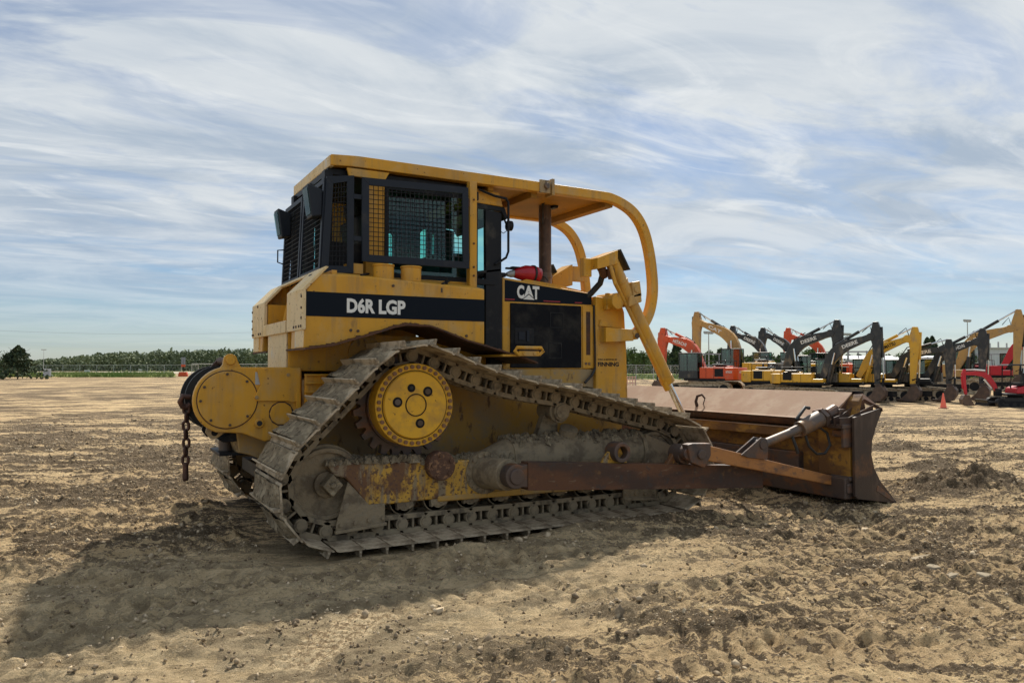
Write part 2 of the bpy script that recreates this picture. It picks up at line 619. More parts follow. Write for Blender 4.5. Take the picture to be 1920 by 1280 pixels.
def build_ground():
    a = axis([(-1500, -60, 90, 6), (-60, -9, 4, .25), (-9, -4.6, .09, .03), (-4.6, -2.8, .025, .018), (-2.8, 3.6, .0155, .0155), (3.6, 6.6, .018, .026), (6.6, 14, .03, .10),
              (14, 60, .2, 4), (60, 1500, 6, 90)])
    b = axis([(-40, -1, 6, .3), (-1, 2.0, .2, .05), (2.0, 6.6, .0155, .0165), (6.6, 9.2, .018, .026), (9.2, 15, .028, .07), (15, 34, .09, .35), (34, 120, .5, 6), (120, 2600, 10, 200)])
    A, B = np.meshgrid(a, b)
    X = CX + FH[0] * B + RH[0] * A
    Y = CY + FH[1] * B + RH[1] * A
    near = 1 - ss(np.hypot(X - 1.5, Y + 0), 9, 26)
    near2 = 1 - ss(B, 20, 60)
    dk = soil(X, Y)
    Z = gz(X, Y)
    # smoother clay over the machine's shadow, its colour brightened to lift the shade
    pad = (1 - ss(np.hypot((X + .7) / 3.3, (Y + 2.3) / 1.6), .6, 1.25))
    # clods
    cl = vn(X * 9, Y * 10, 3) * .45 + vn(X * 21, Y * 21, 4) * .35 + vn(X * 41, Y * 41, 5) * .20
    cl = np.maximum(cl - .40, 0) * 1.7
    Z += (dk * .9 + .08) * cl * .050 * near2 * (1 - .75 * pad)
    Z += dk * .010 * near2
    c_, s_ = math.cos(-.55), math.sin(-.55)
    U_, V_ = X * c_ + Y * s_, -X * s_ + Y * c_ + 1.4 * fbm(X * .16, Y * .16, 2, 55)
    Z += (fbm(U_ * 1.3, V_ * 10, 4, 71, .65) - .5) * .044 * near
    Z += (dk * .9 + .12) * ss(vn(X * 15, Y * 17, 61), .56, .63) * (.004 + .014 * vn(X * 5, Y * 5, 62) ** 2) * near * (1 - .6 * pad)
    Z -= dk * ss(vn(X * 12, Y * 14, 63), .66, .72) * .008 * near * (1 - .6 * pad)
    Z += (fbm(X * 1.1, Y * 1.1, 3, 9) - .5) * .05 * near2
    Z += (fbm(X * 5, Y * 9, 3, 19) - .5) * .022 * near2
    Z += (fbm(X * 16, Y * 18, 3, 29, .7) - .5) * .040 * near * (1 - .5 * pad)
    Z += (np.abs(fbm(X * 2.2 + 3, Y * 7, 3, 49) - .5) < .035) * .008 * near
    # wheel and track ruts: long shallow grooves
    for (ox, oy, ang, w, ph, dep) in ((0, -3.9, .10, .45, .15, .030), (0, -5.0, .03, .38, .13, .022), (-4, 2.2, .2, .5, .2, .03), (6, -3.0, -.35, .5, .15, .03),
                                      (5, 2.5, .3, .5, .2, .03), (-5, -1, -.12, .45, .16, .025), (8, 0, .9, .5, .2, .03),
                                      (2.2, -4.2, -.50, .42, .12, .026), (3.6, -3.1, -.42, .42, .13, .026), (1.2, -5.1, -.62, .36, .11, .022),
                                      (-3.2, -1.2, .55, .42, .14, .026), (-2.0, -3.9, .35, .40, .12, .024), (6.5, -4.6, -.2, .42, .15, .024), (-5.5, 1.2, .3, .45, .18, .026)):
        c, s = math.cos(ang), math.sin(ang)
        u = (X - ox) * c + (Y - oy) * s
        v = -(X - ox) * s + (Y - oy) * c + .35 * np.sin(u * .5 + ox)
        for side in (-.55, .55):
            m = np.exp(-((v - side * 1.9) / (w * .5)) ** 4) * ss(fbm(X * .5, Y * .5, 2, int(abs(ox * 3 + oy * 7)) + 3), .40, .55)
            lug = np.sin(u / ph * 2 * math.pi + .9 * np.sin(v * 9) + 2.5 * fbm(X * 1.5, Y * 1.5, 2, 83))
            m2 = m * near * (.35 + .65 * ss(fbm(X * 1.3, Y * 1.3, 2, 87), .38, .55))
            Z += m2 * (-dep * .6 + .017 * np.maximum(lug, -.35))
            dk = dk * (1 - .55 * m2)
            dk = np.maximum(dk, m2 * ss(-lug, .25, .7) * .85)  # lug troughs coloured darker, shade put in so the marks show
            edge_ = np.exp(-((np.abs(v - side * 1.9) - w * .52) / .05) ** 2) * near * ss(fbm(X * .5, Y * .5, 2, int(abs(ox * 3 + oy * 7)) + 3), .40, .55)
            Z += edge_ * .022
            dk = np.maximum(dk, edge_ * .75 * ss(vn(X * 6, Y * 6, 88), .3, .6))
    # crisp grouser print
    u = ((X + .46) * .72 + (Y + 3.14) * .69)
    v = (-(X + .46) * .69 + (Y + 3.14) * .72)
    m = ss(.15 - np.abs(v + .01 * np.sin(u * 20)), 0, .03) * ss(.46 - np.abs(u), 0, .06)
    Z = Z * (1 - .85 * m)
    Z += m * (.010 * np.sin(u / .066 * 2 * math.pi + 1.1 * np.sin(v * 42)) * (np.abs(np.sin(v * 42)) > .25) - .010 + .006 * vn(X * 40, Y * 40, 93))
    ring = ss(np.exp(-(v / .50) ** 4 - (u / .70) ** 4) * (.4 + .9 * vn(X * 5, Y * 8, 91)), .35, .75) * (1 - m)
    dk = np.maximum(dk, ring * .95) * (1 - m)
    pale = m
    # keep the soil off the machine, heap it against the near shoe ends
    under = ss(1.9 - np.abs(Y), 0, .15) * ss(X + .55, 0, .2) * ss(3.9 - X, 0, .3)
    Z = Z * (1 - .75 * under) - .012 * under
    heap = np.exp(-((Y + 1.72) / .17) ** 2) * ss(X, 1.2, 2.0) * (1 - ss(X, 3.3, 3.9))
    Z += heap * (.085 + .05 * (vn(X * 14, Y * 14, 6) - .5))
    heap2 = np.exp(-((Y + 1.80) / .12) ** 2) * ss(X, -.1, .2) * (1 - ss(X, 1.2, 1.9))
    Z += heap2 * (.02 + .05 * (vn(X * 7, Y * 12, 8) - .45))
    dk = np.maximum(dk, .75 * heap)
    wedge = np.exp(-((X - 3.78) / .25) ** 2 - ((Y + 1.1) / .6) ** 2)
    Z += wedge * .07
    bl = np.exp(-((X - 5.0) / .22) ** 2) * ss(2.6 - np.abs(Y), 0, .5)
    Z += bl * .02
    # push pile by the blade corner
    for (px, py, rx, ry, h) in ((7.0, -1.9, .80, .46, .17), (7.45, -2.1, .45, .32, .12), (8.6, -.6, .8, .25, .08), (10.5, 1.2, .9, .3, .10), (4.2, -4.3, .5, .16, .04)):
        q = np.exp(-(((X - px) * .9 + (Y - py) * .35) / rx) ** 2 - ((-(X - px) * .35 + (Y - py) * .9) / ry) ** 2)
        Z += q * h * (.70 + .45 * cl + .5 * vn(X * 9, Y * 9, 41))
        dk = np.maximum(dk, ss(q, .15, .5) * .95)
    dk = np.clip(dk, 0, 1)
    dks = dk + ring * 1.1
    ny, nx = X.shape
    me = bpy.data.meshes.new("ground")
    nv = nx * ny
    me.vertices.add(nv)
    me.vertices.foreach_set("co", np.stack([X, Y, Z], -1).astype(np.float32).ravel())
    i = np.arange(nv).reshape(ny, nx)
    q = np.stack([i[:-1, :-1], i[:-1, 1:], i[1:, 1:], i[1:, :-1]], -1).reshape(-1, 4)
    nf = len(q)
    me.loops.add(nf * 4)
    me.loops.foreach_set("vertex_index", q.ravel().astype(np.int32))
    me.polygons.add(nf)
    me.polygons.foreach_set("loop_start", np.arange(0, nf * 4, 4, dtype=np.int32))
    me.polygons.foreach_set("loop_total", np.full(nf, 4, dtype=np.int32))
    me.polygons.foreach_set("use_smooth", np.ones(nf, dtype=bool))
    me.update(calc_edges=True)
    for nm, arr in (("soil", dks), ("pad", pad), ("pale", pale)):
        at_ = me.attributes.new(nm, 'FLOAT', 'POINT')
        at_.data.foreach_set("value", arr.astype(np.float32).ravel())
    m = bpy.data.materials.new("churned_sandy_yard")
    m.use_nodes = True
    nt = m.node_tree
    ns, lk = nt.nodes, nt.links
    p = ns["Principled BSDF"]
    p.inputs['Roughness'].default_value = .95
    p.inputs['Specular IOR Level'].default_value = .15
    tc = N(ns, "ShaderNodeTexCoord")

    def noise(scale, det, st=(1, 1, 1), rot=0.0, lo=.4, hi=.6, rough=.6):
        mp = N(ns, "ShaderNodeMapping")
        mp.inputs['Scale'].default_value = st
        mp.inputs['Rotation'].default_value = (0, 0, rot)
        lk.new(tc.outputs['Object'], mp.inputs[0])
        no = N(ns, "ShaderNodeTexNoise", _Scale=scale, _Detail=det, _Roughness=rough)
        lk.new(mp.outputs[0], no.inputs[0])
        mr = N(ns, "ShaderNodeMapRange", interpolation_type='SMOOTHSTEP')
        mr.inputs[1].default_value = lo
        mr.inputs[2].default_value = hi
        lk.new(no.outputs[0], mr.inputs[0])
        return mr.outputs[0], no.outputs[0]

    def mix(f, c1, c2):
        x = N(ns, "ShaderNodeMix", data_type='RGBA')
        for s_, v_ in ((0, f), (6, c1), (7, c2)):
            if isinstance(v_, (tuple, float, int)):
                x.inputs[s_].default_value = L4(v_) if isinstance(v_, tuple) else v_
            else:
                lk.new(v_, x.inputs[s_])
        return x.outputs[2]

    def mth(op, x, y):
        n_ = N(ns, "ShaderNodeMath", operation=op, use_clamp=True)
        for k_, v_ in enumerate((x, y)):
            if isinstance(v_, (float, int)):
                n_.inputs[k_].default_value = v_
            else:
                lk.new(v_, n_.inputs[k_])
        return n_.outputs[0]
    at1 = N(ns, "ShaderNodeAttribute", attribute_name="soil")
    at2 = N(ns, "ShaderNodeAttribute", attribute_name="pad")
    # slow warp so that the streaks bend
    wn_ = N(ns, "ShaderNodeTexNoise", _Scale=.30, _Detail=2)
    lk.new(tc.outputs['Object'], wn_.inputs[0])
    ws = N(ns, "ShaderNodeVectorMath", operation='SCALE')
    ws.inputs['Scale'].default_value = 2.6
    lk.new(wn_.outputs['Color'], ws.inputs[0])
    wa = N(ns, "ShaderNodeVectorMath", operation='ADD')
    lk.new(tc.outputs['Object'], wa.inputs[0])
    lk.new(ws.outputs[0], wa.inputs[1])

    def streak(ang, fu, fv, det, rough):
        mp = N(ns, "ShaderNodeMapping", vector_type='TEXTURE')
        mp.inputs['Rotation'].default_value = (0, 0, ang)
        mp.inputs['Scale'].default_value = (1 / fu, 1 / fv, 1)
        lk.new(wa.outputs[0], mp.inputs[0])
        no = N(ns, "ShaderNodeTexNoise", _Scale=1.0, _Detail=det, _Roughness=rough)
        lk.new(mp.outputs[0], no.inputs[0])
        return no.outputs[0]

    def lin(*terms):
        acc = None
        for src, k_, b_ in terms:
            m_ = N(ns, "ShaderNodeMath", operation='MULTIPLY_ADD')
            lk.new(src, m_.inputs[0])
            m_.inputs[1].default_value = k_
            m_.inputs[2].default_value = b_
            if acc is None:
                acc = m_.outputs[0]
            else:
                a_ = N(ns, "ShaderNodeMath", operation='ADD')
                lk.new(acc, a_.inputs[0])
                lk.new(m_.outputs[0], a_.inputs[1])
                acc = a_.outputs[0]
        return acc

    def step(src, lo, hi):
        r_ = N(ns, "ShaderNodeMapRange", interpolation_type='SMOOTHSTEP')
        r_.inputs[1].default_value = lo
        r_.inputs[2].default_value = hi
        lk.new(src, r_.inputs[0])
        return r_.outputs[0]
    A_ = streak(-.55, 2.2, 15, 9, .70)
    C_ = streak(.15, 1.6, 7, 8, .68)
    B_ = streak(-.25, .5, 3.0, 6, .6)
    _, fine = noise(34, 7, rough=.72)
    _, mid_ = noise(8, 6, rough=.68)
    raw = fine
    soilA = at1.outputs['Fac']
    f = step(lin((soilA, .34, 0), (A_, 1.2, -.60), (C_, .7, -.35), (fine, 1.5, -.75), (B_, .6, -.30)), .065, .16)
    tone = step(lin((B_, 1.2, -.6), (mid_, .9, -.45), (C_, .8, -.4), (fine, 1.2, -.6)), -.09, .17)
    s2, _ = noise(9, 5, (.6, 1, 1), -.3, .38, .62)
    sand = mix(tone, G['tan'], G['pale'])
    sand = mix(mth('MULTIPLY', step(lin((A_, 1, -.5), (fine, .9, -.45)), .0, .16), .75), sand, G['mid'])
    dark = mix(step(fine, .44, .58), G['dark1'], G['dark2'])
    c = mix(f, sand, dark)  # dark soil, with shade of the small pits put into its colour
    c = mix(mth('MULTIPLY', at2.outputs['Fac'], .62), c, mix(s2, G['clay_lift1'], G['clay_lift2']))
    at3 = N(ns, "ShaderNodeAttribute", attribute_name="pale")
    c = mix(mth('MULTIPLY', at3.outputs['Fac'], .92), c, mix(step(fine, .42, .58), G['mid'], G['print']))
    g1, _ = noise(120, 3, lo=.60, hi=.68)
    c = mix(mth('MULTIPLY', g1, .5), c, G['grit'])
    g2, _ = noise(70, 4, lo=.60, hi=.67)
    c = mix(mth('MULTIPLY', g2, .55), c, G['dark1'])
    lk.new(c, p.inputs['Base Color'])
    b0 = N(ns, "ShaderNodeBump", _Strength=.8, _Distance=.05)
    lk.new(A_, b0.inputs['Height'])
    b1 = N(ns, "ShaderNodeBump", _Strength=1.0, _Distance=.04)
    lk.new(raw, b1.inputs['Height'])
    lk.new(b0.outputs[0], b1.inputs['Normal'])
    n9 = N(ns, "ShaderNodeTexNoise", _Scale=150, _Detail=4, _Roughness=.7)
    lk.new(tc.outputs['Object'], n9.inputs[0])
    b2 = N(ns, "ShaderNodeBump", _Strength=.9, _Distance=.010)
    lk.new(n9.outputs[0], b2.inputs['Height'])
    lk.new(b1.outputs[0], b2.inputs['Normal'])
    lk.new(b2.outputs[0], p.inputs['Normal'])
    me.materials.append(m)
    o = bpy.data.objects.new("ground", me)
    col.objects.link(o)
    tag(o, kind='structure')
    return X, Y, Z, dk, B


G = dict(print=(.92, .72, .44), pale=(.84, .625, .345), tan=(.62, .445, .245), mid=(.36, .25, .142), dark1=(.105, .076, .047), dark2=(.21, .152, .092),
         clay_lift1=(.40, .31, .185), clay_lift2=(.70, .55, .335), grit=(.72, .62, .46))
GX, GY, GZ, GD, GB = build_ground()


def build_clods():
    """loose clods and pebbles lying on the yard: one countless mass"""
    rs = np.random.RandomState(5)
    ico = bmesh.new()
    bmesh.ops.create_icosphere(ico, subdivisions=1, radius=1)
    bv = np.array([v.co[:] for v in ico.verts])
    bf = np.array([[v.index for v in f.verts] for f in ico.faces])
    ico.free()
    ny, nx = GX.shape
    w = (GD.ravel() ** 1.5 * .9 + .10) * (1 + 3 * np.exp(-GB.ravel() / 5)) * ss(24 - GB.ravel(), 0, 11) * (GB.ravel() > 2.2)
    cell = np.gradient(GB, axis=0).ravel() * np.abs(np.gradient((GX - CX) * RH[0] + (GY - CY) * RH[1], axis=1)).ravel()
    w = w * cell
    lat = np.abs((GX - CX) * RH[0] + (GY - CY) * RH[1]).ravel()
    w = w * (lat < .72 * GB.ravel() + .8)
    X, Y = GX.ravel(), GY.ravel()
    w *= ~((np.abs(Y) < 1.68) & (X > -.4) & (X < 3.7))
    n = 40000
    idx = rs.choice(len(w), n, p=w / w.sum())
    sz = .0035 + .0080 * rs.rand(n) ** 3 + (rs.rand(n) < .03) * .018 * rs.rand(n) ** 2
    sz *= (1 + GB.ravel()[idx] * .03)
    P = np.stack([X[idx], Y[idx], GZ.ravel()[idx] + sz * .35], -1) + np.c_[rs.randn(n, 2) * .02, np.zeros(n)]
    V = bv[None] * (1 + .35 * rs.randn(n, len(bv), 1)) * (sz[:, None, None] * (.75 + .6 * rs.rand(n, 1, 3)))
    V = V + P[:, None]
    F = bf[None] + (np.arange(n) * len(bv))[:, None, None]
    me = bpy.data.meshes.new("loose_clods")
    me.vertices.add(n * len(bv))
    me.vertices.foreach_set("co", V.astype(np.float32).ravel())
    nf = n * len(bf)
    me.loops.add(nf * 3)
    me.loops.foreach_set("vertex_index", F.astype(np.int32).ravel())
    me.polygons.add(nf)
    me.polygons.foreach_set("loop_start", np.arange(0, nf * 3, 3, dtype=np.int32))
    me.polygons.foreach_set("loop_total", np.full(nf, 3, dtype=np.int32))
    me.update(calc_edges=True)
    me.materials.append(M['clod'])
    o = bpy.data.objects.new("loose_clods", me)
    col.objects.link(o)
    tag(o, "small dry clods and pebbles scattered over the churned yard", "clods", kind='stuff')


M['clod'] = mat("loose_clod_soil", (.30, .23, .15), .95, layers=[((.62, .50, .34), 2.3, .42, .6, U3, .9), ((.15, .112, .072), 5, .46, .56, U3, .85)], spec=.15)
build_clods()
def circ_(a, b, n):
    return [(a * math.cos(2 * math.pi * i / n), b * math.sin(2 * math.pi * i / n), -.02) for i in range(n)]


for (x, y, sx, sy, sz, rz, lb) in (
        (3.72, -3.62, .16, .05, .012, .1, "long thin pale soil slab, farthest of the slabs right of the dark soil"),
        (3.55, -3.84, .085, .045, .022, -.3, "dark wedge of crusted soil lying behind the two pale blocks"),
        (3.43, -4.03, .075, .04, .022, .1, "left one of the two pale soil blocks side by side"),
        (3.62, -4.13, .075, .045, .024, -.1, "right one of the two pale soil blocks side by side")):
    b = MB()
    A = [(p[0] * rnd.uniform(.8, 1.1), p[1] * rnd.uniform(.75, 1.15), p[2]) for p in circ_(sx, sy, 9)]
    b.loft(A, [(p[0] * rnd.uniform(.82, .97), p[1] * rnd.uniform(.8, .95), sz + rnd.uniform(-.008, .008)) for p in A])
    o = b.build("soil_slab", 'concrete', None, bevel=.008)
    o.location = (x, y, .004)
    o.rotation_euler = (R(rnd.uniform(-5, 5)), R(rnd.uniform(-5, 5)), rz)
    tag(o, lb, "soil slab", "broken slabs of crusted soil")

# ---------------------------------------------------------------- bulldozer
dz = thing("bulldozer", "muddy yellow tracked bulldozer with black stripe, winch and rusty blade in the foreground", "bulldozer")

# track path ----------------------------------------------------
PR = .355


def track_path():
    c = [(0.0, .50, PR), (.65, 1.09, .405), (3.215, .50, PR)]
    pts = []

    def tang(c1, c2, side):
        x1, z1, r1 = c1
        x2, z2, r2 = c2
        d = math.hypot(x2 - x1, z2 - z1)
        a = math.atan2(z2 - z1, x2 - x1)
        off = math.acos((r1 - r2) / d)
        t = a + side * off
        return (x1 + r1 * math.cos(t), z1 + r1 * math.sin(t)), (x2 + r2 * math.cos(t), z2 + r2 * math.sin(t)), t
    # clockwise seen from -Y (x right, z up): rear idler -> sprocket -> front idler -> bottom
    a1, a2, t1 = tang(c[0], c[1], 1)
    b1, b2, t2 = tang(c[1], c[2], 1)
    pts += [a1, a2]
    n = 14
    for i in range(1, n):
        t = t1 + (t2 - t1) * i / n
        pts.append((c[1][0] + c[1][2] * math.cos(t), c[1][1] + c[1][2] * math.sin(t)))
    n = 40
    for i in range(0, n + 1):
        k = i / n
        pts.append((b1[0] + (b2[0] - b1[0]) * k, b1[1] + (b2[1] - b1[1]) * k - .05 * math.sin(k * 2 * math.pi * 1.0) * (k < .5) - .025 * math.sin(k * math.pi)))
    n = 24
    for i in range(1, n + 1):
        t = t2 + (-math.pi / 2 - t2) * i / n
        pts.append((c[2][0] + PR * math.cos(t), c[2][1] + PR * math.sin(t)))
    n = 24
    for i in range(0, n):
        t = -math.pi / 2 + (-(2 * math.pi) + t1 + math.pi / 2) * i / n
        pts.append((c[0][0] + PR * math.cos(t), c[0][1] + PR * math.sin(t)))
    return np.array(pts)


TP = track_path()
seg_ = np.linalg.norm(np.roll(TP, -1, 0) - TP, axis=1)
TL = seg_.sum()
NS = int(round(TL / .2032))
PITCHT = TL / NS
cum = np.concatenate([[0], np.cumsum(seg_)])


def tpos(s):
    s = s % TL
    i = min(int(np.searchsorted(cum, s, side='right')) - 1, len(TP) - 1)
    t = (s - cum[i]) / max(seg_[i], 1e-9)
    return TP[i] * (1 - t) + TP[(i + 1) % len(TP)] * t


# joints must include the foot of the machine so that plates sit flat there
def shoe_mesh(seed, mudamt):
    b = MB()
    h = PITCHT / 2
    prof = [(-h - .006, .083), (-h + .012, .075), (h - .014, .075), (h + .004, .066), (h + .017, .070), (h + .010, .082), (h - .012, .090),
            (-.058, .090), (-.062, .142), (-.074, .142), (-.080, .090), (-h + .004, .091)]
    b.loft([(p[0], -.4575, p[1]) for p in prof], [(p[0], .4575, p[1]) for p in prof])
    if mudamt > 0:
        b.m = 1
        nx_, ny_ = 9, 30
        rs = np.random.RandomState(seed)
        xs = np.linspace(-.056, h + .004, nx_)
        ys = np.linspace(-.455, .455, ny_)
        Xg, Yg = np.meshgrid(xs, ys)
        k = fbm(Xg * 9 + seed * 3.1, Yg * 5 + seed, 4, seed)
        edge = 1 - ss(np.abs(Yg), .28, .455)
        prox = 1 - ss(Xg, -.05, .08)
        hh = .088 + mudamt * (k * .060 * (.45 + .55 * edge) + prox * .040 * edge) - .012 + .007 * rs.rand(*Xg.shape)
        hh = np.maximum(hh, .0885)
        V = np.stack([Xg, Yg, hh], -1).reshape(-1, 3)
        F = [(j * nx_ + i, j * nx_ + i + 1, (j + 1) * nx_ + i + 1, (j + 1) * nx_ + i) for j in range(ny_ - 1) for i in range(nx_ - 1)]
        b.add([tuple(v) for v in V], F)
        # pad sides
        b.box(-.056, h + .002, -.454, .454, .080, .0888)
    me = b.mesh("track_shoe", ['shoetop', 'mudlump'])
    return me


SHOES = [shoe_mesh(s, a) for s, a in ((1, 1.0), (2, .8), (3, 1.1), (4, .55), (5, .9))]


def chain_mesh(y0):
    b = MB()
    for k in range(NS):
        p0, p1 = tpos(k * PITCHT), tpos((k + 1) * PITCHT)
        c = (p0 + p1) / 2
        d = (p1 - p0) / np.linalg.norm(p1 - p0)
        nrm = np.array([-d[1], d[0]])            # outward
        for yy, sgn in ((y0 - .105, -1), (y0 + .105, 1)):
            st = len(b.v)
            h = PITCHT / 2
            w = .021
            o = .006 * sgn
            b.pxz([(-h - .02, -.068), (-h + .03, -.078), (h - .03, -.078), (h + .02, -.068), (h - .01, -.040), (-h + .01, -.040)], yy - w + o, yy + w + o)
            b.pxz([(-h + .005, .036), (h - .005, .036), (h - .02, .076), (-h + .02, .076)], yy - w, yy + w)
            b.pxz([(-.004, -.042), (.012, -.042), (.012, .038), (-.004, .038)], yy - w, yy + w)
            b.cyl((-h, yy - w - .002 + o, 0), (-h, yy + w + .002 + o, 0), .052, seg=16)
            b.cyl((-h, yy - w - .016, 0), (-h, yy + w + .016, 0), .036, seg=14)
            b.cyl((h - .004, yy - w + .003, 0), (h - .004, yy + w - .003, 0), .046, seg=14)
            mt = Matrix(((d[0], 0, nrm[0], c[0]), (0, 1, 0, 0), (d[1], 0, nrm[1], c[1]), (0, 0, 0, 1)))
            b.xform(mt, st)
        # bushing
        b.cyl((p0[0], y0 - .10, p0[1]), (p0[0], y0 + .10, p0[1]), .035, seg=10, caps=False)
    return b


def make_track(y0):
    ch = chain_mesh(y0).build("track_chain", 'mudsteel', dz, smooth=40)
    for k in range(NS):
        p0, p1 = tpos(k * PITCHT), tpos((k + 1) * PITCHT)
        c = (p0 + p1) / 2
        d = (p1 - p0) / np.linalg.norm(p1 - p0)
        o = bpy.data.objects.new("track_shoe", SHOES[rnd.randrange(len(SHOES))])
        col.objects.link(o)
        o.parent = ch
        o.matrix_local = Matrix(((d[0], 0, -d[1], c[0]), (0, 1, 0, y0), (d[1], 0, d[0], c[1]), (0, 0, 0, 1)))
    # wheels
    sgn = -1 if y0 < 0 else 1
    for (cx, rr) in ((0.0, .285), (3.215, .285)):
        w = MB()
        w.cyl((cx, y0 - .035, .50), (cx, y0 + .035, .50), rr + .015, seg=48)
        w.cyl((cx, y0 - .075, .50), (cx, y0 + .075, .50), rr - .008, seg=48)
        w.ring((cx, y0 - .098, .50), (0, 1, 0), rr - .045, rr - .010, .196, 48)
        w.cyl((cx, y0 - .11, .50), (cx, y0 + .11, .50), .10, .10, seg=28)
        w.build("idler_wheel", 'mudsteel' if cx > 1 else 'mud', dz, smooth=30, bevel=.006)
    sp = MB()
    T = 25
    prof = []
    for i in range(T):
        a = 2 * math.pi * i / T
        for da, r in ((-.125, .368), (-.098, .376), (-.074, .398), (-.052, .432), (.052, .432), (.074, .398), (.098, .376)):
            prof.append((.655 + r * math.cos(a + da), 1.09 + r * math.sin(a + da)))
    sp.pxz(prof, y0 - .032, y0 + .032)
    sp.cyl((.655, y0 - .09, 1.09), (.655, y0 + .2, 1.09), .335, seg=40)
    so = sp.build("sprocket", 'steel_dark', dz, smooth=30)
    # final drive hub
    fy = y0 + sgn * .12
    fe = y0 + sgn * .25
    fd = MB()
    fd.cyl((.66, fy - sgn * .05, 1.10), (.66, fe, 1.10), .33, seg=56)
    fd.cyl((.66, fe, 1.10), (.66, fe + sgn * .022, 1.10), .272, .262, seg=56)
    f = fd.build("final_drive_cover", 'yellow_bright', dz, smooth=30, bevel=.004)
    rg = MB()
    rg.ring((.66, fe + sgn * .002, 1.10), (0, 1, 0), .270, .276, .004 * 1, 56)
    rg.build("groove", 'hole', f)
    bl = MB()
    for i in range(36):
        a = 2 * math.pi * (i + .5) / 36
        x, z = .66 + .303 * math.cos(a), 1.10 + .303 * math.sin(a)
        bl.cyl((x, fe, z), (x, fe + sgn * .016, z), .0165, seg=8)
    bl.build("bolt_circle", 'boltring', f)
    hb = MB()
    e2 = fe + sgn * .0225
    hb.ring((.66, e2, 1.10), (0, sgn, 0), .082, .090, .004, 40)
    hb.build("centre_plug_groove", 'hole', f)
    for (dx, dzz, r, mm) in ((-.155, .025, .040, 'white'), (-.04, .135, .033, 'hole'), (.10, .105, .040, 'bolt'), (.035, -.145, .038, 'bolt')):
        q = MB()
        q.cyl((.66 + dx, e2 - sgn * .001, 1.10 + dzz), (.66 + dx, e2 + sgn * .003, 1.10 + dzz), r, seg=24)
        pl = q.build("drain_hole", 'hole', f)
        q = MB()
        q.cyl((.66 + dx, e2 + sgn * .002, 1.10 + dzz), (.66 + dx, e2 + sgn * .009, 1.10 + dzz), r * (.62 if mm != 'hole' else .45), seg=18)
        q.build("plug", 'grey_steel' if mm == 'white' else ('rubber' if mm == 'hole' else 'bolt'), f, bevel=.003)
    # track frame
    o_ = (lambda v: sgn * v)
    fr = MB()
    ya, yb = o_(1.00), o_(1.30)
    fr.pxz([(-.02, .665), (.55, .645), (.70, .63), (1.27, .625), (1.27, .33), (.95, .325), (.31, .31), (.13, .545), (.04, .565)], ya, yb)
    tf = fr.build("track_frame", 'yellow_worn', dz, bevel=.012)
    f2 = MB()
    f2.box(1.27, 3.0, min(o_(1.0), o_(1.285)), max(o_(1.0), o_(1.285)), .34, .585)
    f2.pxz([(.9, .30), (3.05, .28), (3.05, .34), (.9, .345)], o_(1.31), o_(.98))
    f2.build("frame_rail", 'yellow_low', dz, bevel=.01)
    rc = MB()
    rc.cyl((1.62, o_(1.14), .60), (3.02, o_(1.14), .60), .185, seg=36)
    rc.cyl((1.30, o_(1.14), .55), (1.64, o_(1.14), .60), .09, .178, seg=30)
    rc.cyl((3.02, o_(1.14), .60), (3.06, o_(1.14), .60), .20, seg=36)
    rc.loft([(3.06, o_(1.30), .76), (3.06, o_(1.30), .36), (3.06, o_(1.0), .36), (3.06, o_(1.0), .76)],
            [(3.55, o_(1.27), .58), (3.55, o_(1.27), .40), (3.55, o_(1.03), .40), (3.55, o_(1.03), .58)])
    rc.cyl((2.25, o_(1.16), .76), (2.25, o_(1.20), .84), .085, seg=20)
    rc.build("recoil_housing", 'mud', dz, smooth=35)
    # crumbled mud lying on the frame
    mc = MB()
    rs = np.random.RandomState(3 if sgn < 0 else 4)
    for k in range(1500 if sgn < 0 else 60):
        if k % 3 == 0:
            x, z, y = rs.uniform(-.02, .75), .66, rs.uniform(1.05, 1.31)
        elif k % 3 == 1:
            x = rs.uniform(.75, 1.7)
            z, y = .63, rs.uniform(1.0, 1.29)
        else:
            x = rs.uniform(1.6, 3.0)
            aa = rs.uniform(-.9, .9)
            y, z = 1.14 + .18 * math.sin(aa), .60 + .185 * math.cos(aa)
        r = .007 + .030 * rs.rand() ** 3
        st = len(mc.v)
        mc.cyl((x, o_(y), z - r * .6), (x + rs.uniform(-.01, .01), o_(y), z + r * .9), r * 1.2, r * .45, seg=6)
        for q in range(st, len(mc.v)):
            v = mc.v[q]
            mc.v[q] = (v[0] + rs.uniform(-r, r) * .3, v[1] + rs.uniform(-r, r) * .3, v[2] + rs.uniform(-r, r) * .3)
    mo = mc.build("mud_crust", 'mudlump', dz)
    tag(mo, kind='stuff')
    # idler hub block, guide guard, pivot, carrier roller, bottom rollers
    hbk = MB()
    hbk.loft([(x, o_(1.20), z) for x, z in ((-.07, .50), (.02, .60), (.11, .50), (.02, .40))], [(x, o_(1.345), z) for x, z in ((-.06, .50), (.02, .585), (.10, .50), (.02, .415))])
    hbk.cyl((.02, o_(1.34), .50), (.02, o_(1.362), .50), .022, seg=12)
    hbk.build("idler_axle_block", 'mudlump', dz, bevel=.008)
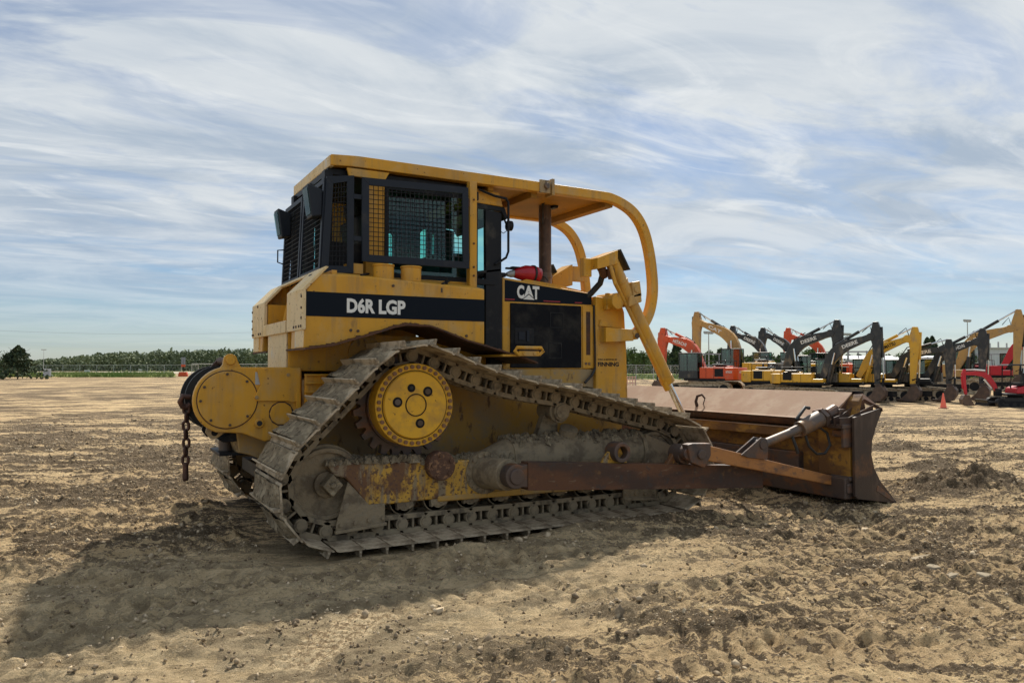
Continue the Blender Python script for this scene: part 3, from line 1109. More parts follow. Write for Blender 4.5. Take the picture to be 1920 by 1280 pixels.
    for x0, fl in ((0, 1), (3.215, -1)):
        gg = MB()
        pl = [(.14, .52), (.05, .20), (.05, .135), (.44, .165), (.44, .33), (.31, .33)]
        pl = [(x0 + fl * p[0], p[1]) for p in pl]
        gg.pxz(pl, o_(1.305), o_(1.325))
        gg.pxz([(x0 + fl * .04, .13), (x0 + fl * .45, .16), (x0 + fl * .45, .185), (x0 + fl * .04, .155)], o_(1.302), o_(1.345))
        for i in range(4):
            x = x0 + fl * (.085 + i * .112)
            gg.cyl((x, o_(1.32), .195 + i * .008), (x, o_(1.342), .195 + i * .008), .016, seg=10)
        gg.build("guide_guard", 'mud', dz, bevel=.004)
    pv = MB()
    pv.cyl((.90, o_(1.28), .60), (.90, o_(1.39), .60), .118, seg=36)
    pvo = pv.build("pivot_cap", 'rustbolt', dz, smooth=30, bevel=.008)
    q = MB()
    for i in range(5):
        a = .5 + 2 * math.pi * i / 5
        q.cyl((.90 + .085 * math.cos(a), o_(1.385), .60 + .085 * math.sin(a)), (.90 + .085 * math.cos(a), o_(1.405), .60 + .085 * math.sin(a)), .016, seg=6)
    build_each(q, "bolt", 'rustbolt', pvo)
    cr = MB()
    cr.cyl((2.13, o_(.95), 1.0), (2.13, o_(1.27), 1.0), .082, seg=28)
    cr.ring((2.13, o_(1.20), 1.0), (0, sgn, 0), .08, .105, .03, 28)
    cr.cyl((2.13, o_(1.27), 1.0), (2.13, o_(1.285), 1.0), .066, seg=28)
    cr.pxz([(1.98, .78), (2.2, .78), (2.2, .98), (2.06, .98)], o_(1.0), o_(1.08))
    cr.build("carrier_roller", 'mudsteel', dz, smooth=30, bevel=.004)
    for i in range(8):
        x = .62 + i * .293
        rl = MB()
        rl.cyl((x, o_(1.01), .325), (x, o_(1.235), .325), .106, seg=26)
        rl.ring((x, o_(1.205), .325), (0, sgn, 0), .07, .114, .03, 26)
        rl.cyl((x, o_(1.22), .30), (x, o_(1.285), .30), .05, seg=18)
        rl.build("track_roller", 'mudsteel', dz, smooth=30)
        cp = MB()
        cp.pxz([(x - .07, .325), (x + .07, .325), (x + .075, .285), (x + .04, .262), (x - .04, .27), (x - .065, .258)], o_(1.24), o_(1.293))
        cp.cyl((x + .02, o_(1.29), .30), (x + .02, o_(1.298), .30), .02, seg=10)
        cp.build("roller_bracket", 'mud', dz, bevel=.006)
    # trunnion for the push frame
    tr = MB()
    tr.cyl((1.33, o_(1.26), .51), (1.385, o_(1.62), .525), .135, .128, seg=36)
    tro = tr.build("trunnion", 'mud', dz, smooth=30, bevel=.006)
    q = MB()
    for i in range(16):
        a = 2 * math.pi * i / 16
        q.cyl((1.33 + .155 * math.cos(a), o_(1.300), .51 + .155 * math.sin(a)), (1.33 + .155 * math.cos(a), o_(1.332), .51 + .155 * math.sin(a)), .017, seg=8)
    q.cyl((1.33, o_(1.25), .51), (1.33, o_(1.314), .51), .178, seg=36)
    q.build("bolt_flange", 'mud', tro)


make_track(-1.143)
make_track(1.143)

# hull ----------------------------------------------------------
h = MB()
h.pxz([(-.02, .62), (3.38, .52), (3.40, 1.38), (.9, 1.40), (.9, 1.30), (.33, 1.30), (-.02, 1.30)], -.50, .50)
h.pxz([(1.2, .60), (1.9, .58), (1.9, .50), (1.3, .50)], -.64, .64)
h.build("hull", 'yellow_low', dz, bevel=.015)
h = MB()
h.pxz([(-.12, 1.365), (1.86, 1.365), (1.86, 1.66), (.1, 1.72), (-.12, 1.72)], -.42, .42)
hf = h.build("rear_frame", 'yellow', dz, bevel=.01)
h = MB()
h.box(-.135, -.121, -.415, .35, 1.372, 1.70)
h.box(-.155, -.13, -.30, .33, 1.30, 1.39)
h.build("rear_cover_plate", 'yellow_dusty_skylit', dz, bevel=.003)
h = MB()
h.cyl((.56, -.42, 1.525), (.56, -.438, 1.525), .155, seg=40)
for x in (.515, .60):
    h.cyl((x, -.436, 1.525), (x, -.446, 1.525), .028, seg=16)
h.build("brake_cover", 'yellow_low', dz, bevel=.003, smooth=30)
# drive housings reaching out to the sprockets, ribbed step
h = MB()
for s_ in (-1, 1):
    h.cyl((.655, s_ * .45, 1.09), (.655, s_ * 1.05, 1.09), .26, seg=36)
h.build("drive_housing", 'yellow_low', dz, smooth=35)
h = MB()
h.box(.0, .34, -.55, -.50, 1.05, 1.34)
for z in (1.115, 1.19, 1.265, 1.335):
    h.box(-.01, .34, -.60, -.545, z - .007, z + .007)
h.box(.14, .17, -.575, -.545, 1.06, 1.34)
h.build("ribbed_step", 'yellow', dz, bevel=.003)

# fuel tank / fender box
arch = [(-.14, 1.545), (.08, 1.575), (.21, 1.615), (.39, 1.665), (.60, 1.735), (.70, 1.755), (.92, 1.75), (1.05, 1.71), (1.26, 1.635), (1.46, 1.60)]
for s_ in (-1, 1):
    t = MB()
    lo = [(x, z) for x, z in arch]
    A = [(x, s_ * 1.04, z) for x, z in lo] + [(1.46, s_ * 1.04, 2.095), (.25, s_ * 1.04, 2.15), (-.02, s_ * 1.04, 2.145), (-.12, s_ * 1.04, 2.02)]
    B = [(x, s_ * .60, z) for x, z in lo] + [(1.50, s_ * .60, 2.18), (.25, s_ * .60, 2.225), (.05, s_ * .60, 2.215), (-.12, s_ * .60, 2.02)]
    t.loft(A, B)
    tk = t.build("side_tank", 'yellow', dz, bevel=.012)
    st_ = MB()
    st_.box(-.130, 1.457, min(s_ * 1.0405, s_ * 1.0435), max(s_ * 1.0405, s_ * 1.0435), 1.805, 2.0)
    st_.build("stripe", 'navy', tk)
    fl = MB()
    path = arch[:-1] + [(1.46, 1.585), (1.80, 1.495), (1.98, 1.44)]
    fl.strip(path, .014, min(s_ * 1.10, s_ * .42), max(s_ * 1.10, s_ * .42))
    fd_ = fl.build("fender", 'rust', dz)
    # ragged lower lip
    lp = MB()
    for i in range(len(path) - 1):
        (x0, z0), (x1, z1) = path[i], path[i + 1]
        for k in range(5):
            xa, xb = x0 + (x1 - x0) * k / 5, x0 + (x1 - x0) * (k + 1) / 5
            za, zb = z0 + (z1 - z0) * k / 5, z0 + (z1 - z0) * (k + 1) / 5
            up = .008 + .016 * rnd.random()
            lp.pxz([(xa, za - .012), (xb, zb - .012), (xb, zb + up * .7), (xa, za + up)], min(s_ * 1.046, s_ * 1.055), max(s_ * 1.046, s_ * 1.055))
    lp.build("bent_lip", 'rust', fd_)
    for i, x in enumerate((.61, .86)):
        if i < 2:
            c = MB()
            c.cyl((x - .03, s_ * .86, 2.14), (x - .03, s_ * .86, 2.262), .088, seg=32)
            c.cyl((x - .03, s_ * .86, 2.262), (x - .03, s_ * .86, 2.276), .094, seg=32)
            c.build("filler_cap", 'yellow', tk, smooth=30, bevel=.003)
    c = MB()
    for (x0, y0_, z0, x1, y1_, z1) in ((.33, .99, 2.158, .50, .66, 2.216), (1.06, .99, 2.124, 1.27, .66, 2.196)):
        for w in (0,):
            c.loft([(x0, s_ * y0_, z0 - .006), (x0 + .022, s_ * y0_, z0 - .006), (x1 + .022, s_ * y1_, z1 - .006), (x1, s_ * y1_, z1 - .006)],
                   [(x0, s_ * y0_, z0 + .009), (x0 + .022, s_ * y0_, z0 + .009), (x1 + .022, s_ * y1_, z1 + .009), (x1, s_ * y1_, z1 + .009)])
    c.cyl((1.16, s_ * .88, 2.13), (1.16, s_ * .88, 2.20), .012, seg=8)
    build_each(c, "lid_seam", 'hole', tk)
    c = MB()
    for x, z in ((.24, 1.70), (.30, 1.695), (1.17, 1.68), (1.28, 1.675), (.60, 2.08)):
        c.cyl((x, s_ * 1.038, z), (x, s_ * 1.05, z), .012, seg=8)
    c.box(1.035, 1.05, min(s_ * 1.039, s_ * 1.044), max(s_ * 1.039, s_ * 1.044), 2.045, 2.085)
    build_each(c, "bolt", 'bolt', tk)
    c = MB()
    c.box(-.145, .0, min(s_ * 1.03, s_ * .76), max(s_ * 1.03, s_ * .76), 1.555, 1.70)
    c.build("mounting_bracket", 'yellow_dusty_skylit', dz, bevel=.006)
    if s_ < 0:
        TANK = tk
letters("D6R", (.205, -1.0462, 1.84), (1, 0, 0), (0, 0, 1), .122, "lettering", 'white', TANK, width=.238, bold=.042)
letters("LGP", (.475, -1.0462, 1.838), (1, 0, 0), (0, 0, 1), .122, "lettering", 'white', TANK, width=.234, bold=.042)
# rear panel with opening, bevelled forward at the top
rp = [(-.155, 1.695), (-.155, 2.02), (.03, 2.21), (.055, 2.205), (-.125, 2.012), (-.125, 1.695)]
h = MB()
h.pxz(rp, -1.052, -.51)
h.pxz(rp, .44, 1.052)
h.box(-.155, -.125, -.45, .45, 1.695, 1.80)
h.pxz([(.03, 2.21), (.055, 2.205), (.02, 2.165), (-.005, 2.175)], -.45, .45)
rpo = h.build("rear_panel", 'yellow_dusty_skylit', dz, bevel=.005)
h = MB()
for y in (-1.02, -.95, -.86, -.78, .60, .70, .96, 1.02):
    h.cyl((-.150, y, 1.725), (-.163, y, 1.725), .011, seg=8)
for z in (1.79, 1.87, 1.96):
    for y in (-1.03, 1.03):
        h.cyl((-.150, y, z), (-.163, y, z), .011, seg=8)
h.cyl((-.15, .75, 2.0), (-.163, .75, 2.0), .013, seg=8)
build_each(h, "bolt", 'bolt', rpo)
h = MB()
h.box(.10, .14, -.98, .98, 1.7, 2.19)
h.box(-.12, .10, .43, .45, 1.72, 2.0)
for i in range(4):
    h.tube([(-.05 + i * .01, -.35 + i * .04, 1.74), (-.02 + i * .01, .25, 1.78), (.08, .42, 2.1)], .014, 6)
h.build("inner_bulkhead", 'yellow', dz)
h = MB()
h.box(.18, 1.50, -.62, .62, 2.12, 2.20)
h.build("cab_deck", 'yellow', dz, bevel=.008)

# engine hood ---------------------------------------------------
h = MB()
h.pxz([(1.93, 1.38), (3.0, 1.38), (3.0, 2.175), (1.93, 2.285)], -.5, .5)
hood = h.build("engine_hood", 'yellow', dz, bevel=.012)
h = MB()
h.pxz([(1.955, 2.05), (2.99, 2.055), (2.99, 2.165), (1.955, 2.262)], -.5032, -.5008)
h.build("name_panel", 'navy', hood)
for (x0, x1) in ((1.957, 2.065), (2.40, 2.60), (2.78, 2.87)):
    h = MB()
    h.box(x0, x1, -.5045, -.503, 2.066, 2.076)
    h.build("pinstripe", 'redfilm', hood)
letters("C", (2.092, -.5048, 2.083), (1, 0, 0), (0, 0, 1), .135, "lettering", 'white', hood, width=.082, bold=.045)
letters("T", (2.272, -.5048, 2.083), (1, 0, 0), (0, 0, 1), .132, "lettering", 'white', hood, width=.078, bold=.045)
letters("A", (2.168, -.5048, 2.083), (1, 0, 0), (0, 0, 1), .135, "lettering", 'white', hood, width=.118, bold=.045)
h = MB()
h.pxz([(2.145, 2.074), (2.228, 2.138), (2.311, 2.074)], -.5062, -.5052)
h.build("emblem_border", 'navy', hood)
h = MB()
h.pxz([(2.160, 2.077), (2.228, 2.126), (2.296, 2.077)], -.5074, -.5062)
h.build("emblem_triangle", 'white', hood)
h = MB()
h.box(2.015, 2.855, -.515, -.49, 1.395, 2.035)
dr = h.build("engine_door", 'perf', dz, bevel=.006)
h = MB()
h.box(2.06, 2.28, -.520, -.514, 1.63, 1.79)
h.build("latch_recess", 'black', dr, bevel=.004)
h = MB()
h.box(2.10, 2.17, -.527, -.519, 1.67, 1.75)
h.box(2.19, 2.22, -.530, -.519, 1.655, 1.765)
h.build("latch", 'guard', dr, bevel=.003)
for (x0, x1, z0, z1) in ((2.44, 2.66, 1.78, 1.98), (2.40, 2.66, 1.44, 1.70)):
    h = MB()
    h.ring(((x0 + x1) / 2, -.515, (z0 + z1) / 2), (0, -1, 0), .10, .112, .003, 4)
    h.build("pressed_panel", 'black', dr)
h = MB()
h.box(2.875, 3.005, -.512, -.49, 1.39, 2.04)
vp = h.build("vent_panel", 'yellow', dz, bevel=.005)
h = MB()
h.box(2.915, 2.965, -.5155, -.511, 1.53, 1.98)
h.build("vent_slot", 'rust', vp)
h = MB()
for z in (1.44, 1.44):
    pass
for x in (2.91, 2.95):
    h.cyl((x, -.51, 1.44), (x, -.52, 1.44), .014, seg=10)
build_each(h, "bolt", 'grey_steel', vp)
h = MB()
h.pxz([(2.98, 2.18), (1.90, 2.298), (1.90, 2.30), (2.2, 2.275), (2.25, 2.292), (2.55, 2.262), (2.98, 2.20)], -.42, .42)
h.box(1.80, 1.93, -.48, .48, 2.22, 2.325)
h.build("hood_top", 'yellow', hood, bevel=.004)
h = MB()
h.box(1.79, 1.932, -.50, .50, 1.40, 2.335)
h.box(1.80, 2.02, -.42, -.15, 2.30, 2.345)
h.cyl((1.90, -.36, 2.34), (1.90, -.36, 2.375), .035, seg=16)
h.build("firewall", 'black', dz, bevel=.012)
h = MB()
h.pxz([(3.012, .90), (3.43, .88), (3.41, 1.60), (3.385, 1.99), (3.36, 2.05), (3.20, 2.13), (3.012, 2.145)], -.55, .55)
rg_ = h.build("radiator_guard", 'yellow', dz, bevel=.014)
letters("SOLD & SERVICED BY", (3.035, -.552, 1.475), (1, 0, 0), (0, 0, 1), .016, "lettering", 'black', rg_, width=.25, bold=.01)
letters("FINNING", (3.035, -.552, 1.41), (1, 0, 0), (0, 0, 1), .046, "lettering", 'black', rg_, width=.27, bold=.03)
h = MB()
h.tube([(3.012, -.52, 2.05), (3.018, -.53, 1.6), (3.02, -.53, 1.40), (2.97, -.535, 1.32), (2.88, -.535, 1.24)], .014, 8)
h.build("sealing_strip", 'rubber', dz)
# sweep lower mounting arms, yoke brackets, lift cylinders
for s_ in (-1, 1):
    h = MB()
    h.pxz([(3.06, 1.66), (3.42, 1.68), (3.42, 1.80), (3.06, 1.815)], s_ * .545, s_ * .66)
    h.pxz([(3.42, 1.69), (3.50, 1.70), (3.50, 1.79), (3.42, 1.79)], s_ * .56, s_ * .64)
    h.pxz([(3.04, 1.83), (3.30, 1.815), (3.06, 1.90)], s_ * .545, s_ * .575)
    mb_ = h.build("sweep_mount", 'yellow', dz, bevel=.006)
    h = MB()
    h.cyl((3.455, s_ * .55, 1.735), (3.455, s_ * .68, 1.735), .030, seg=12)
    h.build("pin", 'bolt', mb_)
    h = MB()
    h.cyl((3.16, s_ * .40, 2.09), (3.19, s_ * .70, 2.09), .085, .085, seg=28)
    h.pxz([(3.10, 2.0), (3.30, 2.03), (3.46, 2.08), (3.46, 2.17), (3.30, 2.14), (3.12, 2.18)], s_ * .56, s_ * .62)
    h.pxz([(3.30, 2.03), (3.47, 2.09), (3.46, 2.19), (3.31, 2.14)], s_ * .62, s_ * .74)
    h.pxz([(3.36, 2.13), (3.47, 2.15), (3.445, 2.31), (3.34, 2.29)], s_ * .60, s_ * .74)
    h.cyl((3.405, s_ * .735, 2.22), (3.405, s_ * .752, 2.22), .04, seg=20)
    h.build("cylinder_yoke", 'yellow', dz, bevel=.007)
    T0, T1 = Vector((3.10, s_ * .66, 2.56)), Vector((3.90, s_ * .64, 1.235))
    h = MB()
    h.cyl(T0, T1, .072, seg=28)
    h.cyl(T0 + (T1 - T0) * .19, T0 + (T1 - T0) * .205, .078, seg=28)
    h.cyl(T1 - (T1 - T0) * .05, T1, .078, seg=28)
    lc = h.build("lift_cylinder", 'yellow', dz, smooth=30, bevel=.004)
    h = MB()
    h.cyl(T1, (4.235, s_ * .63, .68), .034, seg=20)
    h.build("piston_rod", 'chrome', lc, smooth=30)
    h = MB()
    off = Vector((-.10, s_ * .03, -.02))
    h.tube([T0 + Vector((-.03, s_ * .07, -.12)), T0 + Vector((.0, s_ * .11, -.3)), T0 + off + Vector((.22, 0, -.36)), T1 + off + Vector((-.05, 0, .15)),
            T1 + off * .6], .021, 10)
    h.cyl(T1 + off * .7 + Vector((-.01, 0, .03)), T1 + off * .7 + Vector((.05, 0, -.06)), .036, seg=14)
    h.build("oil_pipe", 'yellow', lc, smooth=40)
    h = MB()
    if s_ < 0:
        h.loft([(2.90, s_ * .74, 2.40), (2.90, s_ * .48, 2.40), (2.90, s_ * .48, 2.515), (2.90, s_ * .74, 2.515)],
               [(3.16, s_ * .74, 2.47), (3.16, s_ * .48, 2.47), (3.16, s_ * .48, 2.615), (3.16, s_ * .74, 2.615)])
        h.box(2.80, 2.90, s_ * .64, s_ * .56, 2.33, 2.52)
    else:
        h.loft([(3.14, .74, 2.30), (3.14, .50, 2.30), (3.14, .50, 2.47), (3.14, .74, 2.47)],
               [(3.42, .74, 2.38), (3.42, .50, 2.38), (3.42, .50, 2.63), (3.42, .74, 2.63)])
        h.box(3.46, 3.62, .56, .64, 2.44, 2.62)
    h.build("cylinder_head_guard", 'yellow', lc, bevel=.006)
    h = MB()
    h.loft([(3.19, s_ * .73, 2.62), (3.19, s_ * .59, 2.62), (3.205, s_ * .59, 2.63), (3.205, s_ * .73, 2.63)],
           [(3.31, s_ * .73, 2.42), (3.31, s_ * .59, 2.42), (3.33, s_ * .59, 2.42), (3.33, s_ * .73, 2.42)])
    h.build("rubber_flap", 'rubber', lc)
    h = MB()
    h.tube([(3.02, s_ * .62, 2.44), (3.06, s_ * .60, 2.36), (3.06, s_ * .56, 2.28), (2.99, s_ * .5, 2.18), (2.93, s_ * .46, 2.12)], .032, 10)
    h.build("hydraulic_hose", 'rubber', lc, smooth=60)
    h = MB()
    h.cyl((3.0, s_ * .66, 2.44), (3.08, s_ * .62, 2.34), .05, .035, seg=12)
    h.cyl((3.09, s_ * .70, 2.42), (3.10, s_ * .70, 2.31), .045, .03, seg=12)
    build_each(h, "pipe_fitting", 'rust', lc, bevel=.006)
# step bracket on the near fender end
h = MB()
h.tube([(1.74, -1.16, 1.51), (1.70, -1.16, 1.545), (1.72, -1.165, 1.575), (1.97, -1.17, 1.575), (1.99, -1.17, 1.545), (1.95, -1.16, 1.51)], .017, 8)
h.box(1.74, 1.95, -1.17, -1.10, 1.50, 1.545)
h.box(1.60, 1.78, -1.12, -.5, 1.495, 1.515)
h.cyl((1.79, -1.17, 1.522), (1.79, -1.18, 1.522), .016, seg=10)
h.cyl((1.90, -1.17, 1.522), (1.90, -1.18, 1.522), .016, seg=10)
h.build("step_bracket", 'yellow', dz, bevel=.003)
# exhaust
h = MB()
h.cyl((2.69, -.06, 2.2), (2.69, -.06, 3.19), .068, seg=28)
ex = h.build("exhaust_stack", 'exhaust', dz, smooth=30)
h = MB()
h.cyl((2.69, -.06, 2.24), (2.69, -.06, 2.42), .072, seg=28)
h.ring((2.69, -.06, 2.36), (0, 0, 1), .07, .080, .03, 28)
h.build("clamp", 'grey_steel', ex, smooth=30)
h = MB()
h.box(2.735, 2.80, -.16, -.04, 3.12, 3.25)
wl_ = h.build("work_lamp", 'black', dz, bevel=.008)
h = MB()
h.box(2.798, 2.806, -.15, -.05, 3.13, 3.24)
h.build("lens", 'grey_paint', wl_)
h = MB()
h.tube([(2.60, -.20, 3.16), (2.62, -.12, 3.14), (2.75, -.10, 3.20)], .012, 6)
h.tube([(2.60, -.16, 3.15), (2.60, -.17, 3.0), (2.61, -.15, 2.93)], .008, 6)
build_each(h, "cable", 'rubber', wl_)

# canopy + sweeps -----------------------------------------------
h = MB()
h.box(.19, 3.20, -.60, .60, 3.150, 3.166)
h.box(2.20, 2.27, -.60, .60, 3.085, 3.15)
h.box(1.72, 1.78, -.60, .60, 3.10, 3.15)
h.box(3.10, 3.20, -.60, .60, 3.085, 3.15)
cn = h.build("canopy", 'canopy', dz, bevel=.006)
h = MB()
h.pxz([(.16, 3.125), (.20, 3.125), (.20, 3.235), (.16, 3.22)], -.655, .655)
h.build("rear_fascia", 'yellow_dusty_skylit', cn, bevel=.006)


def arc_profile():
    return [(2.38, 3.182), (3.02, 3.178), (3.16, 3.165), (3.29, 3.128), (3.41, 3.07), (3.51, 2.98), (3.59, 2.85), (3.645, 2.68), (3.68, 2.50), (3.70, 2.30),
            (3.69, 2.14), (3.65, 1.99), (3.58, 1.87), (3.49, 1.78), (3.42, 1.735)]


def smooth_path(P, n=4):
    out = []
    for i in range(len(P) - 1):
        p0, p1, p2, p3 = (np.array(P[max(0, min(len(P) - 1, i + k))]) for k in (-1, 0, 1, 2))
        for j in range(n):
            t = j / n
            out.append(tuple(.5 * ((2 * p1) + (-p0 + p2) * t + (2 * p0 - 5 * p1 + 4 * p2 - p3) * t * t + (-p0 + 3 * p1 - 3 * p2 + p3) * t ** 3)))
    out.append(tuple(P[-1]))
    return out


for s_ in (-1, 1):
    y0, y1 = sorted((s_ * .585, s_ * .675))
    h = MB()
    h.pxz([(.17, 3.13), (.36, 3.142), (2.38, 3.135), (2.38, 3.232), (1.1, 3.238), (.40, 3.24), (.17, 3.225)], y0, y1)
    h.build("roof_rail", 'yellow', cn, bevel=.006)
    P = smooth_path(arc_profile())
    h = MB()
    up, dn = [], []
    for i, p in enumerate(P):
        a, b = P[max(0, i - 1)], P[min(len(P) - 1, i + 1)]
        d = Vector((b[0] - a[0], b[1] - a[1])).normalized()
        up.append((p[0] - d.y * .048, p[1] + d.x * .048))
        dn.append((p[0] + d.y * .048, p[1] - d.x * .048))
    vs = []
    for u_, d_ in zip(up, dn):
        vs += [(u_[0], y0, u_[1]), (u_[0], y1, u_[1]), (d_[0], y1, d_[1]), (d_[0], y0, d_[1])]
    n = len(P)
    fs = [(4 * i + k, 4 * i + (k + 1) % 4, 4 * (i + 1) + (k + 1) % 4, 4 * (i + 1) + k) for i in range(n - 1) for k in range(4)]
    fs += [(0, 1, 2, 3), tuple(4 * (n - 1) + k for k in range(4))]
    h.add(vs, fs)
    so = h.build("sweep", 'yellow', dz, bevel=.010, smooth=30)
    h = MB()
    h.box(2.25, 2.37, min(s_ * .67, s_ * .69), max(s_ * .67, s_ * .69), 3.125, 3.255)
    h.box(2.385, 2.415, min(s_ * .56, s_ * .70), max(s_ * .56, s_ * .70), 3.11, 3.275)
    cl_ = h.build("clamp_plate", 'yellow_low', cn, bevel=.004)
    h = MB()
    h.cyl((2.325, s_ * .688, 3.195), (2.325, s_ * .712, 3.195), .03, seg=18)
    h.build("bolt", 'grey_steel', cl_, bevel=.004)
    h = MB()
    h.box(1.46, 1.535, min(s_ * .66, s_ * .735), max(s_ * .66, s_ * .735), 2.14, 3.135)
    po = h.build("roof_post", 'yellow', dz, bevel=.006)
    h = MB()
    for z in (2.42, 2.93):
        h.box(1.43, 1.465, min(s_ * .70, s_ * .73), max(s_ * .70, s_ * .73), z - .035, z + .035)
    for z in (2.25, 2.33, 2.55, 2.96):
        h.cyl((1.50, s_ * .733, z), (1.50, s_ * .743, z), .010, seg=8)
    build_each(h, "hinge", 'rust', po)
    h = MB()
    h.box(.50, .67, min(s_ * .54, s_ * .62), max(s_ * .54, s_ * .62), 2.15, 3.15)
    h.build("roof_post", 'yellow', dz, bevel=.006)
    h = MB()
    h.pxz([(.33, 3.06), (.66, 3.06), (.70, 3.13), (.31, 3.13)], s_ * .64, s_ * .665)
    h.box(.30, .44, min(s_ * .60, s_ * .74), max(s_ * .60, s_ * .74), 2.20, 2.29)
    build_each(h, "rail_bracket", 'yellow', cn, bevel=.005)

# cab -----------------------------------------------------------
cab = MB()
cab.box(.16, 1.60, -.60, .60, 3.07, 3.12)
cab.box(.13, .20, -.62, -.52, 2.19, 3.1)
cab.box(.13, .20, .52, .62, 2.19, 3.1)
cab.box(.13, .19, -.05, .05, 2.19, 3.1)
# far wall with two rounded window openings
def holed(b, x0, x1, z0, z1, wins, y0, y1):
    xs = sorted({x0, x1} | {w[0] for w in wins} | {w[1] for w in wins})
    zs = sorted({z0, z1} | {w[2] for w in wins} | {w[3] for w in wins})
    for i in range(len(xs) - 1):
        for k in range(len(zs) - 1):
            cx_, cz_ = (xs[i] + xs[i + 1]) / 2, (zs[k] + zs[k + 1]) / 2
            if not any(w[0] < cx_ < w[1] and w[2] < cz_ < w[3] for w in wins):
                b.box(xs[i], xs[i + 1], y0, y1, zs[k], zs[k + 1])
    for w in wins:
        r = w[4]
        for (cx_, cz_, sx, sz) in ((w[0], w[3], 1, -1), (w[1], w[3], -1, -1), (w[0], w[2], 1, 1), (w[1], w[2], -1, 1)):
            pts = [(cx_, cz_)]
            for q in range(6):
                a = math.pi / 2 * q / 5
                pts.append((cx_ + sx * r * (1 - math.sin(a)), cz_ + sz * r * (1 - math.cos(a))))
            b.pxz(pts, y0 + .001, y1 - .001)


FW = [(.24, .42, 2.30, 2.88, .05), (.62, .77, 2.40, 2.86, .05), (1.04, 1.195, 2.34, 2.84, .06), (1.50, 1.67, 2.36, 2.90, .07)]
holed(cab, .62 - .43, 1.80, 2.16, 3.08, FW, .585, .62)
cab.box(.20, .60, -.50, -.46, 2.19, 2.50)
cb_ = cab.build("cab", 'black', dz)
h = MB()
h.box(.55, 1.80, -.595, -.575, 2.19, 2.245)
h.box(.60, 1.62, -.60, -.57, 2.995, 3.075)
h.box(.68, .72, -.60, -.57, 2.24, 3.0)
h.box(1.24, 1.32, .50, .58, 2.2, 3.0)
build_each(h, "window_frame", 'black', cb_, bevel=.004)
h = MB()
h.box(.72, 1.58, -.588, -.582, 2.245, 2.995)
h.build("window", 'glass', cb_)
h = MB()
h.box(.22, 1.75, .60, .606, 2.28, 3.0)
h.build("window", 'glass', cb_)
# front corner: raked windscreen frame, pillar, lower glass
h = MB()
h.pxz([(1.60, 2.92), (1.60, 2.98), (1.92, 2.96), (1.955, 2.86), (1.93, 2.84), (1.88, 2.92)], -.57, .57)
for s_ in (-1, 1):
    y0, y1 = sorted((s_ * .53, s_ * .585))
    h.pxz([(1.70, 2.92), (1.875, 2.90), (1.875, 2.30), (1.82, 1.60), (1.70, 1.58), (1.705, 2.3)], y0, y1)
    h.pxz([(1.56, 2.2), (1.62, 2.2), (1.62, 2.95), (1.56, 2.95)], y0, y1)
    h.pxz([(1.46, 1.60), (1.52, 1.60), (1.62, 2.2), (1.56, 2.2)], y0, y1)
h.pxz([(1.56, 2.28), (1.87, 2.33), (1.87, 2.36), (1.56, 2.31)], -.585, -.54)
h.build("windscreen_frame", 'black', cb_, bevel=.006)
h = MB()
h.pxz([(1.50, 1.60), (1.76, 1.62), (1.80, 2.3), (1.60, 2.22)], -.562, -.558)
h.pxz([(1.62, 2.30), (1.80, 2.34), (1.80, 2.92), (1.62, 2.92)], -.562, -.558)
h.build("window", 'glass', cb_)
h = MB()
h.box(1.5, 1.80, .50, .52, 1.5, 2.35)
h.box(1.0, 1.8, -.45, .5, 2.14, 2.30)
h.box(1.35, 1.72, -.30, .35, 2.30, 2.52)
h.build("dashboard", 'black', cb_, bevel=.02)
h = MB()
h.box(.62, 1.02, -.25, .28, 2.22, 2.36)
h.pxz([(.58, 2.34), (.70, 2.34), (.62, 2.82), (.52, 2.80)], -.24, .27)
h.pxz([(.53, 2.82), (.60, 2.83), (.57, 2.98), (.52, 2.97)], -.12, .15)
h.build("seat", 'rubber', cb_, bevel=.03)
h = MB()
h.cyl((1.30, .28, 2.30), (1.26, .27, 2.62), .012, seg=8)
h.cyl((1.26, .27, 2.60), (1.258, .27, 2.68), .03, seg=10)
h.cyl((.98, -.38, 2.2), (1.0, -.38, 2.50), .015, seg=8)
build_each(h, "control_lever", 'rubber', cb_)
h = MB()
h.pxz([(1.56, 2.98), (1.90, 2.965), (1.86, 3.10), (1.56, 3.12)], -.57, .57)
h.build("visor", 'yellow', cb_, bevel=.01)
h = MB()
h.tube([(1.62, -.60, 3.10), (1.78, -.62, 3.05), (1.90, -.63, 3.035), (1.925, -.63, 3.0), (1.925, -.63, 2.52), (1.90, -.63, 2.46), (1.80, -.60, 2.39)], .0125, 8)
h.build("grab_rail", 'black', dz, smooth=60)
h = MB()
h.cyl((1.985, -.50, 2.80), (2.03, -.50, 2.80), .05, seg=18)
h.tube([(1.87, -.50, 2.98), (1.93, -.50, 2.90), (1.98, -.50, 2.80)], .010, 6)
h.tube([(1.98, -.5, 2.75), (1.94, -.5, 2.72), (1.88, -.5, 2.75)], .004, 5)
h.build("mirror", 'black', dz)
h = MB()
h.cyl((1.50, -.66, 1.70), (1.53, -.70, 1.70), .03, seg=12)
h.cyl((1.51, -.66, 1.63), (1.54, -.70, 1.63), .025, seg=12)
h.box(1.48, 1.60, -.68, -.58, 1.60, 1.62)
h.build("door_latch", 'rust', dz)


